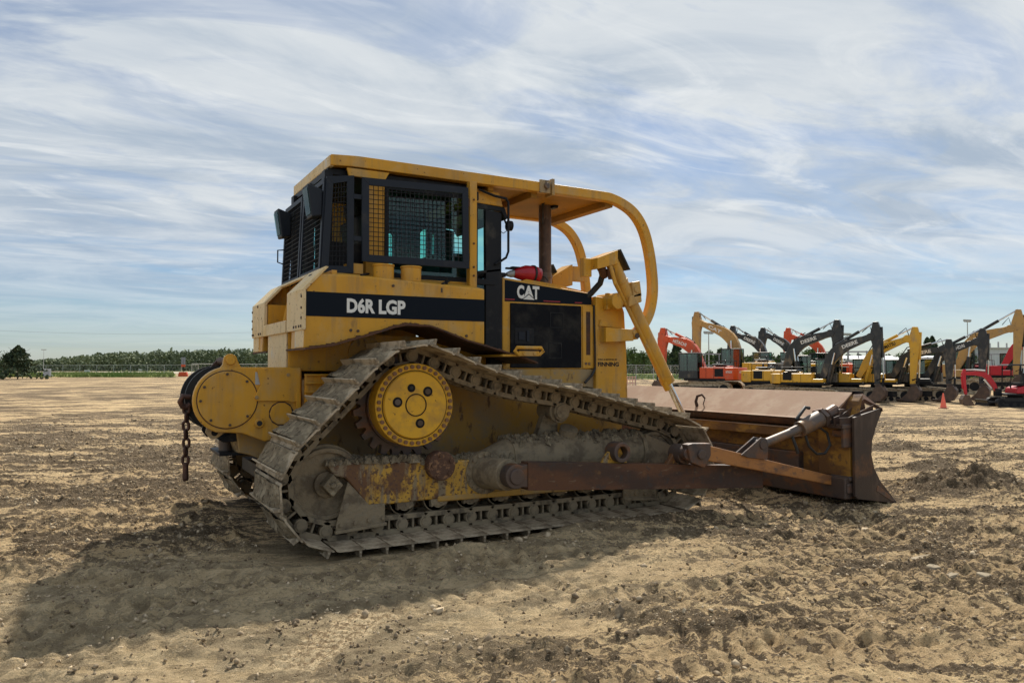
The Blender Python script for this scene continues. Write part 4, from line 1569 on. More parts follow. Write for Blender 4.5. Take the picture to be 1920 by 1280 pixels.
# window guards --------------------------------------------------
def guard(corners, frame, nx_, ny_, post=None, r=.0034):
    """corners: four 3-D points (bottom rear, bottom front, top front, top rear)"""
    c = [Vector(p) for p in corners]
    nrm = (c[1] - c[0]).cross(c[3] - c[0]).normalized()
    b = MB()
    cen = sum(c, Vector()) / 4

    def inset(t):
        ex, ez = (c[1] - c[0]).normalized(), (c[3] - c[0]).normalized()
        return [c[0] + ex * t + ez * t, c[1] - ex * t + ez * t, c[2] - ex * t - ez * t, c[3] + ex * t - ez * t]
    i_ = inset(frame)
    for k in range(4):
        j = (k + 1) % 4
        A = [c[k], c[j], i_[j], i_[k]]
        b.loft([p - nrm * .012 for p in A], [p + nrm * .012 for p in A])
    o = b.build("window_guard", 'guard', dz, bevel=.002)
    w = MB()
    for k in range(1, nx_):
        t = k / nx_
        w.cyl(i_[0].lerp(i_[1], t), i_[3].lerp(i_[2], t), r, seg=5, caps=False)
    for k in range(1, ny_):
        t = k / ny_
        w.cyl(i_[0].lerp(i_[3], t) + nrm * r, i_[1].lerp(i_[2], t) + nrm * r, r, seg=5, caps=False)
    w.build("wire_mesh", 'black', o)
    return o


for s_ in (-1, 1):
    guard([(.415, s_ * .775, 2.305), (1.43, s_ * .775, 2.305), (1.42, s_ * .775, 3.055), (.41, s_ * .775, 3.03)], .062, 21, 15)
    g_ = guard([(.075, s_ * .735, 2.195), (.345, s_ * .76, 2.20), (.345, s_ * .76, 3.04), (.115, s_ * .735, 3.01)], .058, 5, 17)
    h = MB()
    for z in (2.50, 2.86):
        h.box(.34, .42, min(s_ * .76, s_ * .775), max(s_ * .76, s_ * .775), z - .02, z + .02)
    build_each(h, "hinge", 'guard', g_)
guard([(.075, .73, 2.20), (.075, .03, 2.20), (.11, .03, 2.995), (.11, .73, 2.995)], .045, 15, 17)
guard([(.075, -.01, 2.20), (.075, -.725, 2.20), (.11, -.725, 3.0), (.11, -.01, 3.0)], .045, 15, 17)
for y in (-.63, .52):
    h = MB()
    h.loft([(.09, y - .09, 2.90), (.09, y + .09, 2.90), (.09, y + .08, 2.68), (.09, y - .08, 2.68)], [(-.04, y - .10, 2.94), (-.04, y + .10, 2.94), (.0, y + .09, 2.66), (.0, y - .09, 2.66)])
    lm = h.build("rear_lamp", 'guard', dz, bevel=.012)
    h = MB()
    h.loft([(-.043, y - .075, 2.91), (-.043, y + .075, 2.91), (-.009, y + .068, 2.69), (-.009, y - .068, 2.69)], [(-.046, y - .075, 2.91), (-.046, y + .075, 2.91), (-.012, y + .068, 2.69), (-.012, y - .068, 2.69)])
    h.build("lens", 'glass_dark', lm)
h = MB()
h.tube([(.10, .70, 2.58), (.02, .70, 2.57), (.02, .70, 2.45), (.09, .70, 2.43)], .008, 6)
h.build("grab_handle", 'guard', dz)
h = MB()
h.loft([(.10, -.70, 2.2), (.10, -.66, 2.2), (.10, -.66, 2.17), (.10, -.70, 2.17)], [(-.02, -.78, 2.17), (-.02, -.70, 2.17), (-.02, -.70, 2.15), (-.02, -.78, 2.15)])
h.build("guard_foot", 'guard', dz)

# winch ---------------------------------------------------------
def circ(cx, cz, r, a0, a1, n):
    return [(cx + r * math.cos(R(a0 + (a1 - a0) * i / n)), cz + r * math.sin(R(a0 + (a1 - a0) * i / n))) for i in range(n + 1)]


h = MB()
plate = [(-.02, 1.40), (-.45, 1.40)] + circ(-.61, 1.13, .275, 95, 250, 18) + [(-.50, .855), (-.32, .78), (-.22, .80), (-.13, .84), (-.08, .90), (-.02, .93)]
h.pxz(plate, -.50, -.43)
h.pxz(plate, .30, .37)
h.box(-.12, -.01, -.43, .30, .80, 1.38)
h.pxz([(-.40, 1.38), (-.30, 1.38), (-.1, 1.39), (-.1, 1.0), (-.3, .9)], -.43, .30)
wi = h.build("winch", 'yellow', dz, bevel=.010)
h = MB()
h.pxz(circ(-.62, 1.135, .232, 0, 360, 48)[:-1], -.512, -.50)
wc = h.build("drum_cover", 'yellow', wi, bevel=.004)
h = MB()
h.ring((-.62, -.502, 1.135), (0, -1, 0), .232, .240, .003, 48)
h.build("seam", 'rust', wc)
h = MB()
for a in (92, 45, 150, 182, 232, 275, 318):
    x, z = -.62 + .208 * math.cos(R(a)), 1.135 + .208 * math.sin(R(a))
    h.cyl((x, -.511, z), (x, -.522, z), .0115, seg=8)
build_each(h, "bolt", 'bolt', wc)
h = MB()
h.pxz([(-.395, 1.385), (-.035, 1.392), (-.04, 1.12), (-.10, 1.10), (-.14, 1.115), (-.39, 1.12), (-.415, 1.15), (-.365, 1.25)], -.525, -.502)
h.box(-.07, -.035, -.535, -.50, 1.05, 1.18)
gp = h.build("gear_cover", 'yellow', wi, bevel=.004)
h = MB()
for x, z in ((-.14, 1.335), (-.395, 1.15)):
    h.cyl((x, -.525, z), (x, -.532, z), .016, seg=12)
build_each(h, "bolt", 'yellow_low', gp, bevel=.003)
h = MB()
h.box(-.405, -.352, -.5035, -.499, 1.255, 1.36)
h.build("data_plate", 'grey_paint', wi)
h = MB()
h.pxz(circ(-.19, 1.01, .095, 0, 360, 10)[:-1], -.510, -.50)
h.build("side_cover", 'yellow', wi, bevel=.004)
h = MB()
h.ring((-.19, -.501, 1.01), (0, -1, 0), .093, .104, .003, 12)
h.build("seam", 'rust', wi)
h = MB()
h.cyl((-.37, -.50, .935), (-.37, -.525, .935), .042, .036, seg=24)
h.build("bearing_boss", 'yellow', wi, bevel=.004, smooth=30)
h = MB()
h.cyl((-.37, -.524, .935), (-.37, -.530, .935), .022, seg=16)
h.cyl((-.19, -.51, .80), (-.19, -.515, .80), .085, seg=20)
h.box(-.26, -.12, -.53, -.51, .79, .83)
h.build("plug", 'rubber', wi)
h = MB()
h.pxz([(-.70, 1.37), (-.50, 1.37), (-.545, 1.455)] + circ(-.60, 1.455, .055, 20, 160, 8) + [(-.66, 1.42)], -.49, -.45)
h.cyl((-.60, -.51, 1.455), (-.60, -.44, 1.455), .036, seg=20)
h.build("lug", 'yellow', wi, bevel=.005)
h = MB()
h.pxz([(-.74, 1.36), (-.56, 1.36), (-.58, 1.44), (-.62, 1.49), (-.66, 1.45)], -.10, -.04)
h.cyl((-.62, -.44, 1.45), (-.62, -.02, 1.45), .033, seg=16)
h.build("lug", 'rust', wi, bevel=.005)
h = MB()
h.cyl((-.62, -.42, 1.13), (-.62, .29, 1.13), .20, seg=40)
h.cyl((-.62, -.12, 1.13), (-.62, -.08, 1.13), .285, seg=48)
h.cyl((-.62, .24, 1.13), (-.62, .28, 1.13), .285, seg=48)
for i in range(16):
    h.ring((-.62, -.06 + i * .018, 1.13), (0, 1, 0), .20, .235, .014, 30)
h.build("rope_drum", 'rubber', wi, smooth=30)
for y in (-.44, -.20):
    h = MB()
    h.pxz([(-.76, .98), (-.78, .87), (-.74, .815), (-.69, .82), (-.58, .90), (-.55, .93)], y - .012, y + .012)
    h.build("fairlead_lug", 'yellow_low' if y < -.3 else 'black', wi, bevel=.004)
    h = MB()
    h.cyl((-.71, y - .014, .865), (-.71, y + .014, .865), .026, seg=16)
    h.build("pin_hole", 'hole', wi)
# hitch ------------------------------------------------------------
h = MB()
h.pxz([(-.66, .795), (-.52, .865), (-.30, .80), (-.30, .77), (-.62, .77)], -.30, .25)
h.box(-.65, -.22, -.30, .25, .655, .68)
ht = h.build("drawbar_jaw", 'black', dz, bevel=.004)
h = MB()
h.pxz([(-.52, .86), (-.10, .84), (-.10, .60), (-.22, .57), (-.42, .66), (-.50, .68)], -.34, .30)
h.pxz([(-.55, .78), (-.45, .80), (-.42, .66), (-.50, .66)], -.30, .26)
h.build("hitch_block", 'yellow_low', dz, bevel=.01)
h = MB()
h.cyl((-.57, -.08, .68), (-.57, -.08, .78), .055, seg=20)
h.build("drawbar_pin", 'grey_steel', ht)
h = MB()
h.box(-.34, .15, -.45, .45, .45, .56)
h.build("belly_guard", 'black', dz)

# push frame ---------------------------------------------------
for s_ in (-1, 1):
    h = MB()
    y0, y1 = s_ * 1.76, s_ * 1.64
    h.loft([(1.49, y0, .41), (1.49, y0, .635), (1.49, y1, .635), (1.49, y1, .41)], [(4.12, y0, .235), (4.12, y0, .445), (4.12, y1, .445), (4.12, y1, .235)])
    h.loft([(4.04, s_ * 1.755, .24), (4.04, s_ * 1.755, .45), (4.12, s_ * 1.60, .45), (4.12, s_ * 1.60, .235)],
           [(4.86, s_ * .10, .18), (4.86, s_ * .10, .42), (4.96, s_ * .02, .42), (4.96, s_ * .02, .18)])
    pf = h.build("push_arm", 'rust', dz, bevel=.012)
    h = MB()
    h.pxz(circ(1.39, .525, .10, 60, 300, 16) + [(1.50, .43), (1.50, .62)], s_ * 1.75, s_ * 1.64)
    h.cyl((1.39, s_ * 1.745, .525), (1.39, s_ * 1.765, .525), .065, seg=24)
    h.build("arm_eye", 'steel_dark', pf, bevel=.008)
    for x, z in ((2.42, .665), (3.13, .61)):
        h = MB()
        h.ring((x, s_ * 1.78, z), (0, -s_, 0), .052, .088, .15, 32)
        h.build("angling_socket", 'steel_dark', pf, bevel=.008)
        h = MB()
        h.pxz([(x - .17, z - .10), (x + .10, z - .10), (x + .02, z + .05), (x - .06, z + .04)], s_ * 1.66, s_ * 1.71)
        h.build("socket_gusset", 'yellow_worn', pf, bevel=.005)
    # brace: lower arm from the front socket to the blade
    h = MB()
    ya, yb = s_ * 1.86, s_ * 1.78
    A = [(3.30, .695), (3.44, .665), (3.95, .545), (5.12, .275), (5.20, .245), (5.22, .205), (5.10, .185), (3.95, .425), (3.30, .555)]
    h.pxz(A, ya, yb)
    br = h.build("angle_brace", 'brace', dz, bevel=.008)
    h = MB()
    h.cyl((3.10, s_ * 1.70, .625), (3.10, s_ * 1.86, .625), .058, seg=24)
    h.pxz([(3.06, .71), (3.12, .72), (3.34, .71), (3.34, .60), (3.26, .49), (3.10, .55)], s_ * 1.88, s_ * 1.80)
    h.cyl((3.22, s_ * 1.86, .615), (3.22, s_ * 1.90, .615), .045, seg=20)
    h.build("brace_clevis", 'steel_dark', br, bevel=.008)
    h = MB()
    for yy in (1.862, 1.775):
        h.pxz([(3.72, .585), (3.98, .735), (4.05, .72), (4.07, .66), (4.06, .52), (3.80, .555)], s_ * yy, s_ * (yy + .018))
    h.cyl((4.0, s_ * 1.76, .665), (4.0, s_ * 1.89, .665), .045, seg=20)
    h.build("strut_lug", 'steel_dark', br, bevel=.004)
    # tilt strut
    h = MB()
    S0, S1 = Vector((4.02, s_ * 1.83, .66)), Vector((4.58, s_ * 1.845, .80))
    h.cyl(S0, S1, .040, .044, seg=20)
    h.pxz([(4.40, .715), (4.40, .80), (4.60, .86), (4.66, .80), (4.62, .73)], s_ * 1.83, s_ * 1.86)
    st = h.build("tilt_strut", 'grey_steel', dz, smooth=35)
    h = MB()
    S2 = Vector((4.83, s_ * 1.85, .885))
    h.cyl(S1 - (S2 - S1) * .15, S2, .078, .084, seg=28)
    h.build("strut_cylinder", 'grey_steel', st, smooth=35, bevel=.006)
    h = MB()
    ax = (S2 - S1).normalized()
    h.cyl(S2, S2 + ax * .045, .105, seg=6)
    h.build("end_plate", 'steel_dark', st, bevel=.005)
    h = MB()
    h.cyl(S2 + ax * .02, S2 + ax * .12, .045, seg=20)
    h.build("rod", 'chrome', st, smooth=35)
    h = MB()
    h.cyl(S2 + ax * .10, S2 + ax * .24, .062, .07, seg=16)
    h.box(5.02, 5.12, min(s_ * 1.94, s_ * 1.78), max(s_ * 1.94, s_ * 1.78), .86, .98)
    h.build("rod_eye", 'steel_dark', st, bevel=.01)
    h = MB()
    h.tube([(4.60, s_ * 1.86, .74), (4.62, s_ * 1.89, .62), (4.72, s_ * 1.90, .54), (4.84, s_ * 1.90, .54), (4.92, s_ * 1.90, .62), (4.90, s_ * 1.88, .74), (4.80, s_ * 1.87, .80)], .013, 8)
    h.tube([(4.42, s_ * 1.86, .72), (4.44, s_ * 1.89, .62), (4.46, s_ * 1.89, .56)], .016, 8)
    h.tube([(4.55, s_ * 1.80, .88), (4.68, s_ * 1.80, 1.0), (4.74, s_ * 1.80, .99)], .018, 8)
    build_each(h, "hydraulic_hose", 'rubber', st, smooth=60)

# blade -----------------------------------------------------------
BW = 1.90          # half width of the straight part
h = MB()
front = [(5.27, 1.125), (5.22, .98), (5.195, .80), (5.20, .62), (5.235, .46), (5.31, .30), (5.42, .17)]
h.pxz(front + [(5.38, .12), (5.20, .14), (5.12, .30), (5.12, .86), (5.20, 1.06)], -2.03, BW + .13)
bd = h.build("blade", 'blade_must', dz, bevel=.008)
h = MB()
h.pxz([(4.90, .872), (4.925, .885), (5.27, 1.145), (5.275, 1.13), (4.93, .862)], -BW, BW)
h.build("spill_plate", 'blade_pink', bd, bevel=.003)
h = MB()
h.pxz([(4.905, .862), (5.14, .87), (5.14, .78), (4.96, .79), (4.93, .82)], -BW, BW)
h.build("upper_beam", 'rust', bd, bevel=.006)
h = MB()
h.box(4.93, 5.13, -1.38, BW - .5, .66, .765)
h.build("middle_beam", 'blade_must', bd, bevel=.010)
h = MB()
h.pxz([(4.92, .765), (5.10, .772), (5.10, .768), (4.92, .760)], -1.385, 1.4)
h.build("beam_edge", 'blade_pink', bd)
h = MB()
h.box(4.98, 5.14, -2.02, BW, .085, .30)
h.box(5.04, 5.14, -1.40, BW, .30, .50)
h.build("lower_beam", 'steel_dark', bd, bevel=.012)
h = MB()
h.box(5.06, 5.13, -2.02, -1.64, .30, .80)
h.build("rear_plate", 'blade_must', bd, bevel=.008)
# end plates
for s_ in (-1, 1):
    y0, y1 = s_ * 2.075, s_ * 2.045
    h = MB()
    h.pxz([(5.06, .90), (5.48, .985), (5.50, .96), (5.40, .80), (5.335, .66), (5.32, .52), (5.36, .38), (5.45, .25), (5.60, .11), (5.70, .02), (5.62, .01),
           (5.10, .09), (5.06, .12)], y0, y1)
    h.build("end_plate", 'rust_dark', bd, bevel=.004)
    h = MB()
    h.loft([(5.50, y0, .985), (5.48, y0, .985), (5.43, s_ * 1.90, 1.13), (5.27, s_ * BW, 1.145), (5.29, s_ * BW, 1.13)][::1],
           [(5.51, y0, .95), (5.46, y0, .95), (5.40, s_ * 1.90, 1.08), (5.25, s_ * BW, 1.10), (5.28, s_ * BW, 1.08)])
    h.build("corner_plate", 'rust', bd)
    for yy in (1.885, 1.955, 2.02):
        h = MB()
        zt = 1.14 - (yy - 1.885) * .9
        h.pxz([(4.90, .90), (4.905, .82), (5.22, .82), (5.40, .90), (5.42 - (2.02 - yy) * 1.0, zt), (5.0 + (yy - 1.885) * .3, .955 - (yy - 1.885) * .4)],
              s_ * yy, s_ * (yy + .014))
        ro = h.build("rib", 'rust', bd, bevel=.002)
        if yy < 1.9:
            h = MB()
            h.cyl((4.99, s_ * (yy - .004) , .905), (4.99, s_ * (yy + .018), .905), .024, seg=16)
            h.build("pin_hole", 'hole', ro)
    h = MB()
    h.box(4.93, 5.12, min(s_ * 2.04, s_ * 1.86), max(s_ * 2.04, s_ * 1.86), .79, .835)
    h.box(4.96, 5.12, min(s_ * 2.03, s_ * 1.995), max(s_ * 2.03, s_ * 1.995), .60, .80)
    h.box(5.0, 5.12, min(s_ * 2.0, s_ * 1.86), max(s_ * 2.0, s_ * 1.86), .70, .77)
    h.build("strut_bracket", 'steel_dark', bd, bevel=.008)
    h = MB()
    h.box(5.03, 5.14, min(s_ * 2.04, s_ * 1.80), max(s_ * 2.04, s_ * 1.80), .26, .31)
    h.box(5.0, 5.14, min(s_ * 2.04, s_ * 1.76), max(s_ * 2.04, s_ * 1.76), .14, .245)
    h.build("brace_bracket", 'steel_dark', bd, bevel=.015)
h = MB()
h.pxz([(5.40, .205), (5.43, .195), (5.70, .02), (5.68, .0), (5.38, .15)], -2.08, 2.08)
h.build("cutting_edge", 'steel_dark', bd, bevel=.003)
h = MB()
h.tube([(4.99, .085, .89), (4.96, .085, .98), (4.975, .075, 1.045), (5.02, .04, 1.065), (5.03, .0, 1.02)], [.022, .02, .018, .016, .011], 8)
h.tube([(5.03, -.0, 1.02), (5.015, .01, .96), (5.0, .02, .90)], .006, 6)
h.build("lifting_hook", 'rust', bd, smooth=50)
h = MB()
h.box(4.80, 5.13, -.16, .16, .20, .46)
h.build("centre_socket", 'steel_dark', bd, bevel=.02)
for s_ in (-1, 1):
    h = MB()
    for yy in (.58, .68):
        h.pxz([(4.12, .42), (4.42, .34), (4.42, .50), (4.28, .74), (4.20, .74)], s_ * yy - .012, s_ * yy + .012)
    build_each(h, "cylinder_lug", 'rust', dz, bevel=.005)

# ---------------------------------------------------------------- chain on the winch, extinguisher on the hood
tc_ = thing("tow_chain", "heavy rusty tow chain hanging from the winch at the rear of the yellow bulldozer", "chain", (-.895, -.16, .45))


def link_mesh(L, W, r):
    b = MB()
    P = []
    hw, hl = W / 2 - r, L / 2 - W / 2
    for k in range(16):
        a = 2 * math.pi * k / 16
        P.append((hw * math.cos(a), 0, hw * math.sin(a) + (hl if math.sin(a) >= 0 else -hl)))
    b.tube(P, r, 8, closed=True)
    me = b.mesh("link", 'chain')
    sm(me, 60)
    return me


LM = link_mesh(.098, .072, .0125)
z = .70
for k in range(7):
    o = bpy.data.objects.new("link", LM)
    col.objects.link(o)
    o.parent = tc_
    o.location = (.0 + .003 * math.sin(k * 2), 0, .60 - k * .071)
    o.rotation_euler = (R(rnd.uniform(-4, 4)), R(rnd.uniform(-3, 3)), R(-25 if k % 2 == 0 else 65))
h = MB()
h.cyl((0, 0, .155), (0, .0, .02), .021, .025, seg=14)
h.cyl((0, 0, .02), (0, 0, .0), .025, .018, seg=14)
h.build("end_bar", 'chain', tc_, smooth=40)
h = MB()
h.tube([(.03, 0, .70), (-.03, 0, .705), (-.05, 0, .66), (-.03, 0, .62), (.0, 0, .61), (.03, 0, .64)], .024, 10)
h.build("shackle", 'chain', tc_, smooth=40)

fe = thing("fire_extinguisher", "red fire extinguisher lying on the hood beside the brown exhaust stack", "fire extinguisher", (2.31, -.36, 2.27))
h = MB()
h.tube([(-.16, .02, .085), (-.12, .01, .085), (-.04, 0, .09), (.06, 0, .085), (.12, 0, .075), (.145, 0, .07)], [.045, .06, .082, .086, .078, .03], 20)
h.build("cylinder", 'red', fe, smooth=60)
h = MB()
h.ring((.035, 0, .087), (1, 0, -.05), .086, .092, .022, 24)
h.box(-.02, .09, -.05, .05, -.012, .012)
h.tube([(.14, 0, .075), (.18, -.03, .06), (.21, -.04, .02)], .008, 6)
h.build("strap", 'rubber', fe)
h = MB()
h.tube([(-.15, .02, .085), (-.20, .03, .075), (-.24, .03, .07)], [.04, .035, .02], 12)
h.build("neck", 'grey_paint', fe, smooth=50)
h = MB()
h.box(-.26, -.14, .0, .03, .12, .14)
h.box(-.20, -.11, -.02, .04, .135, .15)
h.build("squeeze_handle", 'black', fe, bevel=.004)

# ---------------------------------------------------------------- parked excavators
AX = Vector((RH[0] * math.cos(R(35)) - FH[0] * math.sin(R(35)), RH[1] * math.cos(R(35)) - FH[1] * math.sin(R(35)), 0))
ANG = math.atan2(AX.y, AX.x)


def beam(b, pts, w, y0=0.0):
    """boxed arm following (s, z, depth) stations in its own plane"""
    up, dn = [], []
    for i, p in enumerate(pts):
        a, c = pts[max(0, i - 1)], pts[min(len(pts) - 1, i + 1)]
        d = Vector((c[0] - a[0], c[1] - a[1])).normalized()
        up.append((p[0] - d.y * p[2] / 2, p[1] + d.x * p[2] / 2))
        dn.append((p[0] + d.y * p[2] / 2, p[1] - d.x * p[2] / 2))
    vs = []
    for (ux, uz), (lx, lz) in zip(up, dn):
        vs += [(ux, y0 - w / 2, uz), (ux, y0 + w / 2, uz), (lx, y0 + w / 2, lz), (lx, y0 - w / 2, lz)]
    n = len(pts)
    fs = [(4 * i + k, 4 * i + (k + 1) % 4, 4 * (i + 1) + (k + 1) % 4, 4 * (i + 1) + k) for i in range(n - 1) for k in range(4)]
    fs += [(0, 1, 2, 3), tuple(4 * (n - 1) + k for k in range(4))]
    b.add(vs, fs)
    return b


def excavator(label, px, D, side, pts, arm, body, cw, txt=None, txm='white', k=1.0, group=None, grille=None, bodytxt=None, bucket_out=.75, angle=0.0, th=1.0):
    """pts: boom foot, bend, boom end, stick head, stick foot, in metres ahead of the slew ring and above ground"""
    x, y, z = at(px, D)
    rz = (ANG if side == 'R' else ANG + math.pi) + R(angle)
    t = thing("excavator", label, "excavator", (x, y, z), rz, group)
    near = -1 if side == 'R' else 1            # flank that faces the yard entrance
    # tracks
    for s_ in (-1, 1):
        h = MB()
        L, r = 2.15 * k, .44 * k
        prof = circ(-L + r, r, r, 90, 270, 8) + circ(L - r, r * .92, r * .92, -90, 90, 8) + [(.6, .90 * k), (-.6, .91 * k)]
        y0, y1 = sorted((s_ * 1.02 * k, s_ * 1.62 * k))
        h.pxz(prof, y0 + .10, y1 - .10)
        n = len(prof)
        for i in range(n):                     # shoe belt with ribs
            p, q = Vector(prof[i]), Vector(prof[(i + 1) % n])
            m = max(1, int((q - p).length / .2))
            for j in range(m):
                a, c = p.lerp(q, j / m), p.lerp(q, (j + .93) / m)
                d = (c - a).normalized()
                o = Vector((d.y, -d.x)) * .045
                h.pxz([tuple(a - o * .2), tuple(c - o * .2), tuple(c + o), tuple(a + o)], y0, y1)
        tb = h.build("track", 'shoetop', t)
        h = MB()
        for i in range(7):
            xx = -L + 2 * r + i * (2 * L - 4 * r) / 6
            h.cyl((xx, y0 + .08, .17), (xx, y1 - .08, .17), .13, seg=14)
        h.cyl((-L + r, y0 + .09, r), (-L + r, y1 - .07, r), r * .72, seg=20)
        h.cyl((L - r, y0 + .09, r), (L - r, y1 - .07, r), r * .66, seg=20)
        h.box(-L + .8, L - .8, y0 + .06, y1 - .06, .30, .62)
        build_each(h, "track_roller", 'black', tb)
    h = MB()
    h.box(-.9, .9, -1.05, 1.05, .38, .80)
    h.cyl((0, 0, .78), (0, 0, 1.02), .62, seg=24)
    h.build("undercarriage", 'black', t)
    h = MB()
    h.box(-1.9 * k, 1.25 * k, -1.28 * k, 1.28 * k, 1.0, 1.14)
    h.build("deck", 'black', t, bevel=.02)
    h = MB()
    h.box(-1.75 * k, .35 * k, -1.25 * k, -.42 * k, 1.14, 1.92 * k)
    h.box(-1.75 * k, .1 * k, .36 * k, 1.25 * k, 1.14, 1.92 * k)
    h.box(.35 * k, 1.1 * k, -1.25 * k, -.42 * k, 1.14, 1.55 * k)
    h.box(-1.75 * k, -.55 * k, -.42 * k, .36 * k, 1.14, 2.02 * k)
    hs = h.build("engine_housing", body, t, bevel=.04)
    h = MB()
    for s_ in (-1, 1):
        yy = s_ * 1.252 * k
        h.box(-1.58 * k, -.97 * k, min(yy - s_ * .01, yy + s_ * .004), max(yy - s_ * .01, yy + s_ * .004), 1.28, 1.30 + 7 * .075 * k)
        for i in range(7):
            zz = 1.30 + i * .075 * k
            h.box(-1.55 * k, -1.0 * k, min(yy, yy + s_ * .012), max(yy, yy + s_ * .012), zz, zz + .028)
        h.box(-.92 * k, -.90 * k, min(yy, yy + s_ * .006), max(yy, yy + s_ * .006), 1.16, 1.9 * k)
        h.box(-.38 * k, -.36 * k, min(yy, yy + s_ * .006), max(yy, yy + s_ * .006), 1.16, 1.9 * k)
    build_each(h, "side_grille", grille or 'black', hs)
    h = MB()
    h.box(-1.5 * k, -.7 * k, -1.0 * k, 1.0 * k, 2.02 * k, 2.14 * k)
    h.cyl((-1.1 * k, -.6, 2.1 * k), (-1.1 * k, -.6, 2.42 * k), .06, seg=12)
    h.cyl((-.9 * k, .5, 2.1 * k), (-.9 * k, .5, 2.25 * k), .10, seg=12)
    h.build("hood_cover", 'mach_black', t, bevel=.03)
    for s_ in (-1, 1):
        h = MB()
        h.tube([(-1.7 * k, s_ * 1.2 * k, 1.9 * k), (-1.7 * k, s_ * 1.2 * k, 2.35 * k), (-.2 * k, s_ * 1.2 * k, 2.35 * k), (-.2 * k, s_ * 1.2 * k, 1.9 * k)], .025, 6)
        h.build("handrail", 'black', t)
    h = MB()
    P = [(-1.70 * k, 1.45 * k), (-1.6 * k, -1.45 * k)]
    out = [(-1.72, -1.38), (-2.30, -1.30), (-2.52, -.95), (-2.62, 0), (-2.52, .95), (-2.30, 1.30), (-1.72, 1.38)]
    out = [(a * k, b * k) for a, b in out]
    h.loft([(a, b, 1.06) for a, b in out], [(a, b, 1.90 * k) for a, b in out])
    cwt = h.build("counterweight", cw, t, bevel=.05)
    if bodytxt:
        # reading along the flank/rear of the counterweight
        p0, p1 = (Vector((-2.62 * k, 0, 0)), Vector((-2.52 * k, .95 * k * near, 0)))
        q0 = Vector((-1.80 * k, 1.385 * k * near, 0))
        q1 = Vector((-2.30 * k, 1.30 * k * near, 0))
        if side == 'L':
            d = (q1 - q0).normalized()
            letters(bodytxt, q0 + Vector((0, .015, 1.52 * k)) + d * .02, d, (0, 0, 1), .16, "lettering", txm, cwt, width=.40, bold=.03)
            p1_, p0_ = Vector((-2.52 * k, .95 * k, 0)), Vector((-2.62 * k, 0, 0))
            d = (p0_ - p1_).normalized()
            letters(bodytxt, p1_ + Vector((-.02, .0, 1.50 * k)) + d * .12, d, (0, 0, 1), .17, "lettering", txm, cwt, width=.85, bold=.03)
    # cab on the left-hand side
    cb = MB()
    x0, x1, ya, yb, z0, z1 = .20 * k, 1.62 * k, .42 * k, 1.30 * k, 1.14, 2.85 * k
    pil = .07
    for (xx, yy) in ((x0, ya), (x0, yb), (x1 - .1, ya), (x1 - .1, yb), (x0 + .75, yb), (x0 + .75, ya)):
        cb.box(xx, xx + pil, yy - (pil if yy == yb else 0), yy + (0 if yy == yb else pil), z0, z1)
    cb.box(x0, x1, ya, yb, z1, z1 + .09)
    cb.box(x0, x1, ya, yb, z0, z0 + .55)
    cb.box(x0 + .3, x0 + .8, ya + .25, yb - .25, z0 + .5, z0 + 1.15)
    cbo = cb.build("cab", 'mach_black', t, bevel=.03)
    g = MB()
    g.box(x0 + .02, x1 - .05, yb - .04, yb - .03, z0 + .5, z1)
    g.box(x0 + .02, x1 - .05, ya + .03, ya + .04, z0 + .5, z1)
    g.box(x1 - .04, x1 - .03, ya, yb, z0 + .3, z1)
    g.build("window", 'glass_dark', cbo)
    # boom
    F, Bn, E, T, S = [Vector(p) for p in pts]
    c1 = Bn + (Bn - (F + E) / 2) * .12
    stations = []
    for i in range(15):
        u = i / 14
        q_ = lambda t: F.lerp(Bn, t / ub) if t < ub else Bn.lerp(E, (t - ub) / (1 - ub))
        ub = (Bn - F).length / ((Bn - F).length + (E - Bn).length)
        p = sum((q_(min(1, max(0, u + w_ * (.17 if 0 < i < 14 else 0)))) for w_ in (-1, -.5, 0, .5, 1)), Vector((0, 0))) / 5
        dd = (.38 + .40 * math.exp(-((u - ub) / .33) ** 2)) * k * th
        if u > .9:
            dd = min(dd, .42 * k * th)
        stations.append((p.x, p.y, max(dd, .36 * k)))
    w = .46 * k
    bm_ = beam(MB(), stations, w).build("boom", arm, t, bevel=.02)
    if txt:
        i0, i1 = 8, 12
        a, c = Vector(stations[i0][:2]), Vector(stations[i1][:2])
        d = (c - a).normalized()
        up = Vector((-d.y, d.x))
        hh = .24 * k
        base = a - up * hh * .5
        if side == 'R':
            letters(txt, (base.x, -w / 2 - .006, base.y), (d.x, 0, d.y), (up.x, 0, up.y), hh, "lettering", txm, bm_, width=1.05 * k, bold=.03)
        else:
            base = c - up * hh * .5
            letters(txt, (base.x, w / 2 + .006, base.y), (-d.x, 0, -d.y), (up.x, 0, up.y), hh, "lettering", txm, bm_, width=1.05 * k, bold=.03)
    # stick
    d = (S - T).normalized()
    nr = Vector((d.y, -d.x))          # towards the machine or away from it
    if nr.x < 0:
        nr = -nr
    Lk = (S - T).length
    poly = [T - nr * .14 * k, T + nr * .17 * k, T + d * .8 * k + nr * .40 * k, S + nr * .15 * k, S - nr * .13 * k, T + d * 1.5 * k - nr * .22 * k, T + d * .9 * k - nr * .36 * k]
    h = MB()
    h.pxz([tuple(p) for p in poly], -w * .46, w * .46)
    h.pxz([tuple(E + Vector((math.cos(a) * .26 * k, math.sin(a) * .26 * k))) for a in [i * math.pi / 6 for i in range(12)]], -w * .56, w * .56)
    stk = h.build("stick", arm, t, bevel=.02)
    # cylinders
    cyls = MB()
    a0 = Vector(stations[6][:2]) + Vector((0, .50 * k))
    a1 = T - nr * .02
    mid = a0.lerp(a1, .60)
    cyls.cyl((a0.x, 0, a0.y), (mid.x, 0, mid.y), .105 * k, seg=12)
